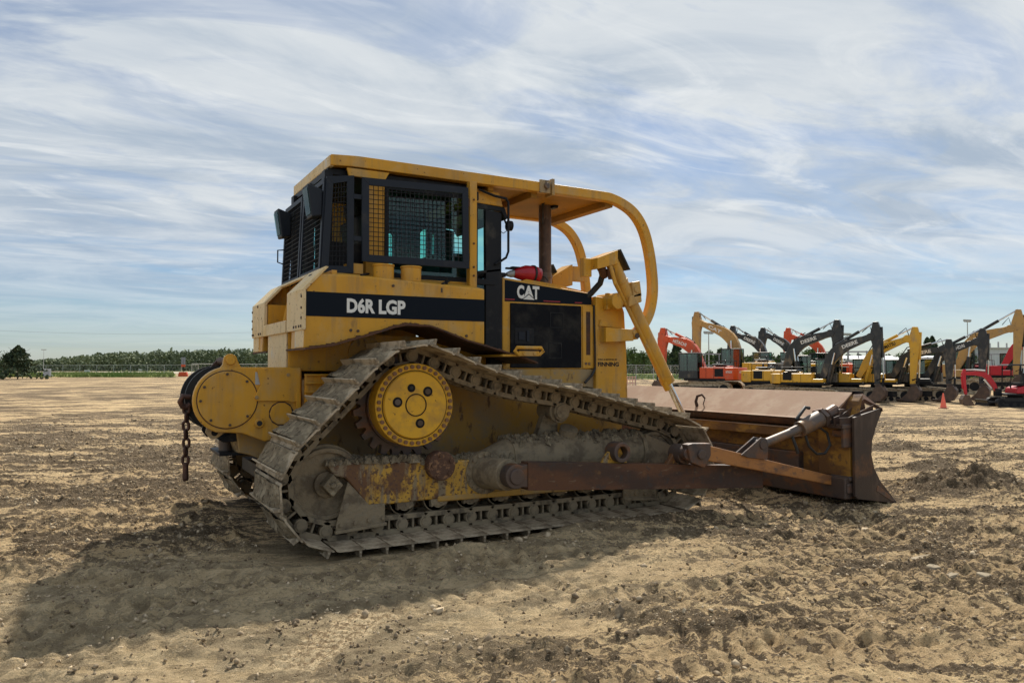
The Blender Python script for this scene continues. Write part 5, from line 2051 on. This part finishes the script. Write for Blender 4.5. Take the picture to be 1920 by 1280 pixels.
    for s_ in (-1, 1):
        q0, q1 = Vector((1.15 * k, 1.12)), Vector(stations[6][:2])
        m2 = q0.lerp(q1, .62)
        cyls.cyl((q0.x, s_ * .32 * k, q0.y), (m2.x, s_ * .32 * k, m2.y), .10 * k, seg=12)
    b0, b1 = T + nr * .35 * k + d * .35 * k, S + nr * .38 * k - d * .55 * k
    m3 = b0.lerp(b1, .6)
    cyls.cyl((b0.x, 0, b0.y), (m3.x, 0, m3.y), .085 * k, seg=12)
    cyo = build_each(cyls, "hydraulic_cylinder", arm if arm != 'tan' else 'mach_black', t, smooth=40)
    rods = MB()
    rods.cyl((mid.x, 0, mid.y), (a1.x, 0, a1.y), .055 * k, seg=10)
    for s_ in (-1, 1):
        rods.cyl((m2.x, s_ * .32 * k, m2.y), (q1.x, s_ * .32 * k, q1.y), .06 * k, seg=10)
    rods.cyl((m3.x, 0, m3.y), (b1.x, 0, b1.y), .05 * k, seg=10)
    for rq, cq in zip(build_each(rods, "piston_rod", 'chrome', None), cyo):
        rq.parent = cq
    lk = MB()
    c0 = S - d * .35
    for s_ in (-1, 1):
        lk.tube([(c0.x, s_ * .2, c0.y), (b1.x, s_ * .17, b1.y), (S.x + .32 * k, s_ * .18, S.y - .15)], .05, 6)
    lk.tube([(stations[3][0], -.1, stations[3][1] + .5), (stations[6][0], -.1, stations[6][1] + .62), (stations[9][0], -.12, stations[9][1] + .5)], .03, 6)
    lk.tube([(E.x - .5, .12, E.y + .3), (E.x - .1, .2, E.y + .75 * k), (E.x + .05, .2, E.y + .2)], .028, 6)
    build_each(lk, "linkage", 'black', t)
    # bucket, curled back with the teeth towards the machine
    bw = bucket_out * k
    bx, bz = S.x, S.y
    bk = MB()
    outl = [(bx + .30 * k, bz + .05), (bx + .52 * k, bz - .25), (bx + .50 * k, bz * .42), (bx + .28 * k, .10), (bx - .15 * k, .02), (bx - .75 * k, .12)]
    inn = [(bx - .68 * k, .20), (bx - .12 * k, .12), (bx + .20 * k, .20), (bx + .40 * k, bz * .45), (bx + .42 * k, bz - .28), (bx + .18 * k, bz - .08)]
    bk.pxz(outl + inn, -bw, bw)
    sidep = [(bx + .28 * k, bz + .02), (bx + .50 * k, bz - .25), (bx + .48 * k, bz * .42), (bx + .26 * k, .12), (bx - .15 * k, .04), (bx - .70 * k, .14), (bx - .25 * k, bz * .55), (bx - .05, bz - .05)]
    for s_ in (-1, 1):
        bk.pxz(sidep, s_ * (bw + .002), s_ * (bw - .05))
    for i in range(5):
        yy = -bw + .1 + i * (2 * bw - .2) / 4
        bk.pxz([(bx - .72 * k, .10), (bx - .72 * k, .20), (bx - .98 * k, .16)], yy - .05, yy + .05)
    for s_ in (-.2, .2):
        bk.pxz([(bx - .14, bz + .12), (bx + .16, bz + .14), (bx + .40 * k, bz - .02), (bx + .40 * k, bz - .25), (bx, bz - .16)], s_ - .03, s_ + .03)
    bk.build("bucket", 'bucket', t, bevel=.01)
    return t


M['bucket'] = mat("earth_worn_bucket_steel", (.085, .055, .04), .65, layers=[((.16, .10, .065), 1.5, .45, .62, U3, .8), ((.05, .045, .045), 4, .52, .66, U3, .7)])
GL, GRR = "excavators parked with their booms towards the left", "excavators parked with their booms towards the right"
excavator("orange excavator with orange counterweight, leftmost machine of the row behind the blade", 1326, 54, 'L',
          [(.20, 1.6), (1.15, 3.55), (3.05, 3.98), (3.27, 4.80), (3.39, .95)], 'orange', 'orange', 'orange', 'HITACHI', 'white', 1.0, GL, bodytxt="HITACHI")
excavator("largest tan excavator with black rear panel, tallest boom beside the orange one", 1404, 62, 'L',
          [(.5, 1.7), (1.4, 4.45), (4.05, 5.5), (4.31, 6.45), (4.30, 1.24)], 'tan', 'mach_yellow', 'mach_black', 'CAT', 'white', 1.12, GL, grille='brown_yellow', bodytxt="CAT")
excavator("black boomed excavator right behind the big tan one, its boom towards the left", 1455, 70, 'L',
          [(.5, 1.7), (1.6, 4.15), (3.50, 4.75), (3.93, 5.72), (4.19, 1.5)], 'mach_black', 'mach_yellow', 'mach_yellow', 'DEERE', 'white', 1.08, GL)
excavator("farther black boomed excavator, second black boom towards the left", 1505, 76, 'L',
          [(.5, 1.7), (1.6, 4.2), (3.38, 4.98), (3.84, 5.85), (4.05, 1.5)], 'mach_black', 'mach_yellow', 'mach_yellow', 'DEERE', 'white', 1.12, GL)
excavator("farthest orange excavator, boom showing between the black ones", 1558, 80, 'L',
          [(.5, 1.7), (1.15, 4.15), (3.86, 5.02), (4.28, 6.05), (4.48, 1.5)], 'orange', 'orange', 'orange', None, 'white', 1.12, GL)
excavator("black boomed excavator with yellow body, leftmost boom towards the right", 1466, 50, 'R',
          [(.15, 1.5), (.85, 3.55), (3.05, 4.15), (3.43, 5.0), (3.24, .95)], 'mach_black', 'mach_yellow', 'mach_yellow', 'DEERE', 'white', .95, GRR)
excavator("black boomed excavator standing directly left of the all yellow excavator", 1520, 47, 'R',
          [(.7, 1.45), (1.45, 3.15), (3.42, 3.85), (3.68, 4.72), (3.72, .95)], 'mach_black', 'mach_yellow', 'mach_yellow', 'DEERE', 'white', .88, GRR)
excavator("bright all yellow excavator with dark lettering, boom and stick yellow", 1590, 47.5, 'R',
          [(.6, 1.45), (1.5, 3.05), (3.33, 3.75), (3.73, 4.45), (3.54, .95)], 'mach_yellow', 'mach_yellow', 'mach_yellow', 'KOMATSU', 'black', .88, GRR, th=.9)
excavator("low black boomed excavator directly right of the all yellow one", 1652, 47.5, 'R',
          [(.6, 1.45), (1.5, 2.85), (3.34, 3.13), (3.67, 3.72), (3.63, .95)], 'mach_black', 'mach_yellow', 'mach_yellow', 'DEERE', 'white', .86, GRR, th=.9)
excavator("dark excavator parked behind the red mini excavator, in front of the tan one", 1715, 48, 'R',
          [(.6, 1.45), (1.6, 3.02), (3.31, 3.58), (3.65, 4.38), (3.54, .95)], 'mach_black', 'mach_black', 'mach_black', 'HYUNDAI', 'white', .88, GRR, th=.85)
excavator("large tan brown excavator with the tallest stick at the right edge", 1775, 57, 'R',
          [(.6, 1.7), (1.6, 3.9), (4.02, 4.6), (4.51, 5.95), (4.25, 1.2)], 'tan', 'tan', 'tan', None, 'white', 1.08, GRR)
excavator("bright red excavator boom at the far right edge behind the mini excavator", 1868, 62, 'R',
          [(.4, 1.7), (1.5, 3.7), (3.6, 4.3), (4.0, 5.0), (4.1, 1.2)], 'mach_red', 'mach_red', 'mach_red', None, 'white', 1.0, GRR)


def mini_excavator():
    x, y, z = at(1903, 40)
    axm = Vector((-RH[0] * math.cos(R(10)) + FH[0] * math.sin(R(10)), -RH[1] * math.cos(R(10)) + FH[1] * math.sin(R(10)), 0))
    t = thing("mini_excavator", "small crimson mini excavator with black canopy and arched arm at the right edge", "mini excavator", (x, y, z), math.atan2(axm.y, axm.x))
    for s_ in (-1, 1):
        h = MB()
        y0, y1 = sorted((s_ * .42, s_ * .72))
        prof = circ(-.95, .24, .24, 90, 270, 8) + circ(.95, .24, .24, -90, 90, 8)
        h.pxz(prof, y0, y1)
        for i in range(22):
            xx = -.98 + i * .0933
            h.box(xx, xx + .05, y0, y1, -.012, .01)
            h.box(xx, xx + .05, y0, y1, .475, .50)
        tr = h.build("track", 'rubber', t)
        h = MB()
        for xx, r in ((-.95, .17), (-.5, .09), (-.15, .09), (.2, .09), (.55, .09), (.95, .16)):
            h.cyl((xx, y0 - .015, .24 if abs(xx) > .9 else .14), (xx, y1 + .015, .24 if abs(xx) > .9 else .14), r, seg=16)
        h.box(-.8, .8, y0 - .008, y1 + .008, .2, .32)
        build_each(h, "roller", 'black', tr)
    h = MB()
    h.pxz([(1.62, .05), (1.70, .05), (1.64, .20), (1.70, .38), (1.62, .38), (1.56, .2)], -.75, .75)
    for s_ in (-.35, .35):
        h.box(.4, 1.60, s_ - .05, s_ + .05, .18, .28)
    h.build("dozer_blade", 'black', t, bevel=.01)
    h = MB()
    h.cyl((0, 0, .45), (0, 0, .62), .38, seg=24)
    h.box(-.9, .75, -.72, .72, .60, .70)
    h.box(.72, 1.02, -.16, .16, .55, .95)
    h.build("deck", 'black', t, bevel=.02)
    h = MB()
    o = [(.25, -.72), (-.35, -.74), (-.80, -.6), (-.95, 0), (-.80, .6), (-.35, .74), (.25, .72)]
    h.loft([(a, b, .70) for a, b in o], [(a * .93 - .03, b * .97, 1.18 if a < 0 else .98) for a, b in o])
    h.build("body_shell", 'mach_red', t, bevel=.05)
    h = MB()
    for (xx, yy) in ((-.55, -.55), (-.55, .55), (.45, .50), (.45, -.50)):
        h.tube([(xx, yy, .95), (xx + (.06 if xx < 0 else -.05), yy, 2.15)], .028, 8)
    h.loft([(-.70, -.62, 2.14), (.62, -.60, 2.14), (.62, .60, 2.14), (-.70, .62, 2.14)], [(-.62, -.54, 2.22), (.54, -.52, 2.22), (.54, .52, 2.22), (-.62, .54, 2.22)])
    h.build("canopy", 'black', t, bevel=.015)
    h = MB()
    h.box(-.35, .1, -.25, .25, 1.1, 1.26)
    h.pxz([(-.40, 1.2), (-.28, 1.2), (-.38, 1.75), (-.46, 1.74)], -.24, .24)
    h.cyl((.35, .2, 1.0), (.38, .2, 1.4), .015, seg=6)
    h.cyl((.35, -.2, 1.0), (.38, -.2, 1.4), .015, seg=6)
    h.build("seat", 'rubber', t, bevel=.03)
    h = MB()
    beam(h, [(.92, .80, .16), (1.05, 1.12, .22), (1.30, 1.52, .26), (1.52, 1.68, .26), (1.9, 1.74, .22), (2.46, 1.74, .17)], .17)
    bo = h.build("boom", 'mach_red', t, bevel=.01)
    h = MB()
    h.cyl((1.15, 0, .95), (1.5, 0, 1.42), .045, seg=10)
    h.cyl((1.45, 0, 1.88), (2.0, 0, 1.93), .045, seg=10)
    h.cyl((2.0, 0, 1.93), (2.42, 0, 1.92), .026, seg=8)
    build_each(h, "hydraulic_cylinder", 'white', bo)
    h = MB()
    beam(h, [(2.44, 1.95, .12), (2.50, 1.70, .20), (2.47, 1.2, .16), (2.40, .62, .11)], .14)
    h.cyl((2.60, 0, 1.6), (2.55, 0, .95), .04, seg=10)
    h.build("stick", 'mach_red', t, bevel=.01)
    h = MB()
    bx, bz = 2.40, .62
    h.pxz([(bx - .10, bz), (bx + .14, bz - .02), (bx + .26, bz - .25), (bx + .22, .12), (bx, .03), (bx - .36, .06), (bx - .20, bz * .5)], -.24, .24)
    for i in range(4):
        h.pxz([(bx - .34, .05), (bx - .34, .10), (bx - .46, .07)], -.2 + i * .13 - .02, -.2 + i * .13 + .02)
    h.build("bucket", 'bucket', t, bevel=.01)


mini_excavator()


def cone(px, D, label, hgt=.76):
    x, y, z = at(px, D)
    t = thing("traffic_cone", label, "traffic cone", (x, y, z), .3, "orange traffic cones", hgt / .76)
    h = MB()
    h.cyl((0, 0, .03), (0, 0, .76), .15, .026, seg=20)
    h.build("cone_body", 'cone', t, smooth=40)
    h = MB()
    h.box(-.2, .2, -.2, .2, 0.0, .035)
    h.build("base", 'conebase', t, bevel=.01)


M['conebase'] = mat("dirty_cone_base", (.30, .12, .07), .7)
cone(1767, 38.5, "orange traffic cone on the open ground before the excavator buckets")
cone(1549, 47.5, "small cone half hidden behind the top of the dozer blade", .6)
cone(1640, 45.6, "orange cone leaning at the bucket left of the all yellow excavator", .7)

# red hazard flags on buckets -> small red marker boards left out; orange fence panel by the grille guard
def plastic_fence():
    x, y, z = at(1181, 62)
    t = thing("safety_fence", "short length of pale orange plastic safety fence seen just right of the radiator guard", "safety fence", (x, y, z), ANG)
    h = MB()
    for i in range(4):
        h.box(-.5, .5, -.01, .01, .12 + i * .24, .17 + i * .24)
    for i in range(5):
        h.box(-.5 + i * .235, -.45 + i * .235, -.012, .012, .1, .95)
    h.build("netting", 'fence_pink', t)
    h = MB()
    for xx in (-.5, .5):
        h.cyl((xx, .02, 0), (xx, .02, 1.05), .02, seg=8)
    build_each(h, "post", 'grey_paint', t)


plastic_fence()

# ---------------------------------------------------------------- grass, fence, trees, shed, poles
def scatter_mesh(name, P, size, rs, m, up=.0, label=None, cat=None, kind=None, parent=None, aspect=1.0):
    """one leaf clump (bent quad) per point"""
    n = len(P)
    a = rs.rand(n) * 2 * math.pi
    tilt = (rs.rand(n) - .5) * 2.2 * (1 - up)
    ux = np.stack([np.cos(a), np.sin(a), np.zeros(n)], -1)
    vv = np.stack([-np.sin(a) * np.sin(tilt), np.cos(a) * np.sin(tilt), np.cos(tilt)], -1)
    s = (np.asarray(size) * (.6 + .8 * rs.rand(n)))[:, None]
    k = rs.rand(n, 1) * .5 + .25
    V = np.stack([P - ux * s * .5 * aspect, P + vv * s * -.35 + ux * s * (k - .5) * .4, P + ux * s * .5 * aspect + vv * s * .1, P + vv * s * .6 + ux * s * (k - .5)], 1)
    F = np.arange(n * 4).reshape(n, 4)
    me = bpy.data.meshes.new(name)
    me.vertices.add(n * 4)
    me.vertices.foreach_set("co", V.astype(np.float32).ravel())
    me.loops.add(n * 4)
    me.loops.foreach_set("vertex_index", F.astype(np.int32).ravel())
    me.polygons.add(n)
    me.polygons.foreach_set("loop_start", np.arange(0, n * 4, 4, dtype=np.int32))
    me.polygons.foreach_set("loop_total", np.full(n, 4, dtype=np.int32))
    me.update(calc_edges=True)
    me.materials.append(M[m])
    o = bpy.data.objects.new(name, me)
    col.objects.link(o)
    o.parent = parent
    tag(o, label, cat, None, kind)
    return o


rsf = np.random.RandomState(21)


def at_arr(px, D):
    a = (px - 960) / FPX * D
    return CX + FH[0] * D + RH[0] * a, CY + FH[1] * D + RH[1] * a


def field(name, px0, px1, D0, D1, z, m, kind='structure'):
    b = MB()
    P = []
    n = 24
    near = [at_arr(px0 + (px1 - px0) * i / n, D0 * (1 + .04 * math.sin(i * 1.7))) for i in range(n + 1)]
    far = [at_arr(px0 + (px1 - px0) * i / n, D1) for i in range(n + 1)]
    V = [(x, y, float(gz(x, y)) + z) for x, y in near] + [(x, y, float(gz(x, y)) + z) for x, y in far]
    b.add(V, [(i, i + 1, n + 2 + i, n + 1 + i) for i in range(n)])
    o = b.build(name, m)
    tag(o, kind=kind)
    return o


M['field'] = mat("mown_field", (.17, .20, .06), .9, layers=[((.30, .27, .11), .05, .42, .6, (1, 1, 1), .9), ((.12, .16, .05), .3, .45, .6, U3, .7)], spec=.1)
M['road'] = mat("pale_gravel_track", (.48, .42, .33), .95, layers=[((.38, .32, .25), .2, .45, .6, U3, .8)], spec=.1)
field("grass_verge", -120, 330, 118, 185, .03, 'field')
field("gravel_road", -300, 1120, 200, 300, .03, 'road')
field("grass_field", -400, 2300, 310, 700, .04, 'field')
field("grass_verge", 1120, 2200, 108, 300, .03, 'field')
# tufts
n = 9000
px = rsf.uniform(-120, 325, n)
D = rsf.uniform(116, 180, n)
x, y = at_arr(px, D)
hump = .5 + .5 * fbm(px * .02, D * .1, 2, 3)
scatter_mesh("tall_grass", np.stack([x, y, .15 + 0 * x], -1), .75 * hump, rsf, 'grass', up=.8, label="strip of tall green grass along the far left edge of the yard", cat="grass", kind='stuff')
n = 6000
px = rsf.uniform(1120, 2200, n)
D = rsf.uniform(108, 150, n)
x, y = at_arr(px, D)
scatter_mesh("tall_grass", np.stack([x, y, gz(x, y) + .1], -1), .5, rsf, 'grass', up=.8, label="green grass behind the orange excavator's bucket", cat="grass", kind='stuff')


def tree(px, D, H, W, label, name="deciduous_tree", cat="tree", kind='broad', n=900, group=None):
    x, y, z = at(px, D)
    t = thing(name, label, cat, (x, y, z), 0, group)
    rs = np.random.RandomState(int(px * 3 + D) % 10000)
    h = MB()
    top = H * (.9 if kind == 'conifer' else .7)
    tr = [(0, 0, -.1), (.03 * H * rs.randn() * .3, 0, top * .5), (0.02 * H * rs.randn() * .3, 0, top)]
    h.tube(tr, [H * .022, H * .015, H * .004], 7)
    for i in range(10):
        zz = top * (.3 + .065 * i)
        a = i * 2.4
        L = W * .42 * (1 - i * .05)
        h.tube([(0, 0, zz), (math.cos(a) * L * .6, math.sin(a) * L * .6, zz + L * .35), (math.cos(a) * L, math.sin(a) * L, zz + L * .6)], [H * .008, H * .005, H * .002], 5)
    h.build("trunk", 'trunk', t)
    if kind == 'conifer':
        u = rs.rand(n) ** .8
        zz = H * (.08 + .92 * u)
        tier = .75 + .45 * np.abs(np.sin(zz * 7 / H * math.pi + rs.rand(n) * .6))
        a = rs.rand(n) * 2 * math.pi
        lob = 1 + .35 * np.sin(a * 3 + zz * 1.7)
        rr = W * .5 * (1 - u) ** .72 * tier * (.25 + .75 * rs.rand(n) ** .5) * lob
        P = np.stack([rr * np.cos(a), rr * np.sin(a), zz - rr * .12], -1)
        s = H * .085
    else:
        K = 13
        cs = np.stack([rs.randn(K) * W * .21, rs.randn(K) * W * .21, H * (.28 + .62 * rs.rand(K) ** .8)], -1)
        cs[:, :2] *= (1.15 - cs[:, 2:3] / H * .7)
        cr = W * (.10 + .14 * rs.rand(K))
        idx = rs.randint(K, size=n)
        d = rs.randn(n, 3)
        d /= np.linalg.norm(d, axis=1)[:, None]
        P = cs[idx] + d * (cr[idx] * rs.rand(n) ** .35)[:, None] * np.array([1, 1, 1.1])
        P[:, 2] = np.maximum(P[:, 2], H * .05)
        s = H * .055
    scatter_mesh("crown", P, s, rs, 'needle' if kind == 'conifer' else 'leaf', parent=t)
    return t


# the dark mixed wood on the left horizon: reads as one mass
def wood(name, px0, px1, D0, D1, hf, n, label, size=1.3, m='leaf_hazed'):
    rs = np.random.RandomState(int(px0) + 331)
    px = rs.uniform(px0, px1, n)
    D = rs.uniform(D0, D1, n)
    D = D0 + (D - D0) ** 1.0
    x, y = at_arr(px, D)
    top = hf(px) * (.72 + .42 * fbm(px * .11, D * .05, 3, 5) + .22 * (vn(px * .45, D * .3, 8) - .5))
    u = rs.rand(n) ** .75
    P = np.stack([x, y, gz(x, y) + top * u], -1)
    return scatter_mesh(name, P, size, rs, m, label=label, cat="wood", kind='stuff')


wood("treeline", -150, 1180, 330, 372, lambda p: 4.6 + 3.8 * ss(p, 40, 240) + 1.3 * ss(p, 240, 480), 80000,
     "long dense dark green wood along the left horizon", .95)
wood("treeline", 1100, 2300, 210, 240, lambda p: 5.2 + 0 * p, 26000, "low scrubby wood along the right horizon behind the excavators", 1.1, 'leaf')
tree(34, 96, 4.1, 5.4, "dark spreading conifer standing alone at the left edge of the photo", "conifer", "conifer", 'conifer', 1700)
tree(8, 104, 3.0, 5.0, "low dark bush beside the lone conifer at the left edge", "bush", "bush", 'broad', 1400)
GT = "trees beyond the right side of the yard"
k = 0
for (p, D, H, W, kd, lb) in (
        (1188, 150, 5.6, 4.6, 'broad', "leafy tree just right of the dozer's radiator guard"),
        (1207, 160, 5.0, 4.6, 'broad', "bushy tree between the radiator guard and the lift cylinder"),
        (1232, 165, 6.0, 5.0, 'broad', "tree behind the bucket of the leftmost orange excavator"),
        (1268, 150, 7.2, 3.2, 'conifer', "tall dark narrow spruce left of the orange excavator's boom foot"),
        (1254, 170, 5.6, 4.6, 'broad', "bushy tree left of the narrow spruce"),
        (1330, 170, 5.4, 4.4, 'broad', "small tree left of the floodlight pole behind the tan boom"),
        (1348, 150, 5.0, 3.0, 'conifer', "small spruce right of the floodlight pole"),
        (1356, 160, 5.8, 4.0, 'broad', "round tree under the big tan boom"),
        (1510, 150, 5.6, 4.4, 'broad', "tree seen under the leftmost black boom towards the right"),
        (1520, 160, 5.9, 4.2, 'broad', "second tree seen under the leftmost black boom, partly overlapping the first"),
        (1739, 140, 7.0, 3.4, 'conifer', "left one of two pointed spruces above the low black boom"),
        (1749, 145, 7.4, 3.2, 'conifer', "right one of two pointed spruces above the low black boom"),
        (1730, 150, 6.0, 4.0, 'broad', "faint leafy tree left of the two pointed spruces"),
        (1818, 120, 4.6, 4.4, 'broad', "dark round tree in front of the long white shed"),
        (1828, 124, 4.2, 4.2, 'broad', "dark round tree right beside the other one in front of the long white shed"),
        (1690, 130, 4.0, 4.0, 'broad', "tree beneath the all yellow excavator's boom")):
    tree(p, D, H, W, lb, "spruce_tree" if kd == 'conifer' else "deciduous_tree", "tree", kd, 1100, GT)


def fence(px0, px1, D0, D1, n, label, h_=2.0, m='grey_paint'):
    t = thing("chain_link_fence", label, "fence", at(px0, D0))
    base = Vector(at(px0, D0))
    P = []
    for i in range(n + 1):
        u = i / n
        P.append(Vector(at(px0 + (px1 - px0) * u, D0 + (D1 - D0) * u)) - base)
    for p in P:
        h = MB()
        h.cyl(p, p + Vector((0, 0, h_)), .05, seg=6)
        h.build("post", m, t)
    h = MB()
    for i in range(n):
        h.cyl(P[i] + Vector((0, 0, h_ - .05)), P[i + 1] + Vector((0, 0, h_ - .05)), .035, seg=5)
    h.build("top_rail", m, t)
    h = MB()
    for i in range(n):
        a, b = P[i], P[i + 1]
        for k in range(1, 8):
            z_ = Vector((0, 0, h_ * k / 8))
            h.cyl(a + z_, b + z_, .005, seg=3, caps=False)
        m_ = 5
        for k in range(m_):
            q = a.lerp(b, k / m_)
            r_ = a.lerp(b, (k + 1) / m_)
            h.cyl(q, r_ + Vector((0, 0, h_)), .008, seg=3, caps=False)
            h.cyl(r_, q + Vector((0, 0, h_)), .008, seg=3, caps=False)
    h.build("wire_mesh", m, t)


fence(-40, 372, 190, 150, 13, "long chain link fence behind the grass on the left", 2.1)
fence(360, 560, 150, 175, 5, "chain link fence running on behind the dozer's winch", 2.3)
fence(1160, 1420, 102, 104, 8, "chain link fence behind the excavators at the right", 2.0)


def sign(px, D, w, hgt, z0, label, legs=True):
    x, y, z = at(px, D)
    t = thing("notice_board", label, "sign", (x, y, z), math.atan2(RH[1], RH[0]))
    h = MB()
    h.box(-w / 2, w / 2, -.02, .02, z0, z0 + hgt)
    bo = h.build("panel", 'shed', t, bevel=.01)
    h = MB()
    for i in range(4):
        h.box(-w * .36, w * (.36 - .1 * (i % 2)), -.026, -.0205, z0 + hgt * (.2 + .17 * i), z0 + hgt * (.26 + .17 * i))
    h.build("text_lines", 'greyink', bo)
    h = MB()
    for s_ in (-.4, .4):
        h.cyl((s_ * w, .04, -.05), (s_ * w, .04, z0 + hgt), .03, seg=6)
    build_each(h, "post", 'grey_paint', t)


M['greyink'] = mat("faded_sign_print", (.25, .26, .30), .7)
sign(89, 112, 1.15, 1.05, .25, "square white notice board standing in the grass at the left")
sign(164, 185, 1.4, .5, .45, "small low white board on the fence, middle of the left background")
sign(263, 185, .7, .45, .75, "tiny white sign on the fence nearest the winch")
# barrier with a striped marker
x, y, z = at(344, 128)
t = thing("barrier_marker", "orange block with a grey and red marker post by the far left fence", "barrier", (x, y, z), math.atan2(RH[1], RH[0]))
h = MB()
h.pxz([(-.75, 0), (.75, 0), (.75, .3), (.62, .75), (-.62, .75), (-.75, .3)], -.25, .25)
h.build("barrier_block", 'orange', t, bevel=.04)
h = MB()
h.cyl((0, 0, .7), (0, 0, 2.9), .05, seg=8)
h.build("post", 'black', t)
h = MB()
h.box(-.34, .34, -.04, -.01, 2.0, 3.2)
pn = h.build("panel", 'greyink', t)
h = MB()
h.box(-.345, .345, -.045, -.005, 1.6, 2.0)
h.build("red_band", 'orange', pn)

# long pale shed and site furniture at the right
x, y, z = at(1790, 128)
sh = thing("industrial_shed", "long low pale metal shed with a flat roof behind the parked excavators", "shed", (x, y, z), math.atan2(RH[1], RH[0]) + R(4))
h = MB()
h.box(-21, 17, 0, 10, 0, 3.0)
w_ = h.build("wall", 'shed', sh)
h = MB()
h.loft([(-21.3, -.3, 3.0), (17.3, -.3, 3.0), (17.3, 10.3, 3.0), (-21.3, 10.3, 3.0)], [(-21.3, 4, 3.75), (17.3, 4, 3.75), (17.3, 6, 3.75), (-21.3, 6, 3.75)])
h.build("roof", 'shed', sh)
for i in range(7):
    h = MB()
    h.box(-18 + i * 4.8, -16.2 + i * 4.8, -.05, .02, .9, 2.2)
    h.build("window", 'glass_dark', w_)
x, y, z = at(1880, 118)
sh = thing("site_office", "taller pale block building with vents on its roof at the right edge", "building", (x, y, z), math.atan2(RH[1], RH[0]))
h = MB()
h.box(-3.6, 8, 0, 6, 0, 4.6)
h.build("wall", 'shed', sh)
h = MB()
h.box(-3.8, 8.2, -.2, 6.2, 4.6, 4.8)
for i in range(4):
    h.cyl((-2.6 + i * 1.3, 1, 4.8), (-2.6 + i * 1.3, 1, 5.7 - .2 * (i % 2)), .12, seg=8)
h.build("roof", 'grey_paint', sh)


def pole(px, D, H, label, head=True):
    t = thing("floodlight_pole", label, "light pole", at(px, D), 0, "floodlight poles")
    h = MB()
    h.cyl((0, 0, 0), (0, 0, H), .11, .06, seg=8)
    h.build("mast", 'grey_paint', t)
    if head:
        h = MB()
        h.box(-.8, .8, -.05, .05, H - .1, H)
        for s_ in (-.7, -.25, .25, .7):
            h.box(s_ - .18, s_ + .18, -.12, .12, H, H + .3)
        h.build("lamp_head", 'grey_paint', t)


pole(1329, 110, 6.6, "floodlight pole seen under the big tan boom")
pole(1589, 120, 6.8, "floodlight pole under the second black boom towards the right")
pole(1815, 118, 8.8, "tallest floodlight pole, above the dark excavator boom at the right")
pole(82, 300, 8.5, "slim distant pole above the trees near the lone conifer")


def rack(px, D, w, H, label):
    t = thing("storage_rack", label, "steel rack", at(px, D), math.atan2(RH[1], RH[0]), "open steel pipe racks")
    h = MB()
    n = max(2, int(w / 2.0))
    for i in range(n + 1):
        for yy in (0, 2.4):
            h.box(-w / 2 + i * w / n - .05, -w / 2 + i * w / n + .05, yy - .05, yy + .05, 0, H)
    build_each(h, "upright", 'greyink', t)
    h = MB()
    for zz in (H * .55, H - .1):
        for yy in (0, 2.4):
            h.box(-w / 2, w / 2, yy - .04, yy + .04, zz - .06, zz + .06)
    build_each(h, "rail", 'greyink', t)


rack(1340, 100, 7.4, 3.6, "open steel rack on legs behind the floodlight pole under the tan boom")
rack(1608, 100, 7.0, 3.9, "open steel rack between the second black stick and the all yellow boom")
rack(1845, 104, 5.0, 3.6, "open steel rack before the pale buildings at the right")
# far power line
t = thing("power_line", "thin overhead power cable crossing the sky low on the left", "power line", at(-40, 210))
base = Vector(at(-40, 210))
h = MB()
P = []
for i in range(25):
    u = i / 24
    p = Vector(at(-40 + 640 * u, 210)) - base
    P.append(tuple(p + Vector((0, 0, 11.9 - 1.2 * math.sin(math.pi * u)))))
h.tube(P, .022, 4)
h.build("cable", 'greyink', t)
for p in (P[0], P[-1]):
    h = MB()
    h.cyl((p[0], p[1], -.2), (p[0], p[1], p[2] + .4), .16, .1, seg=8)
    h.build("post", 'trunk', t)
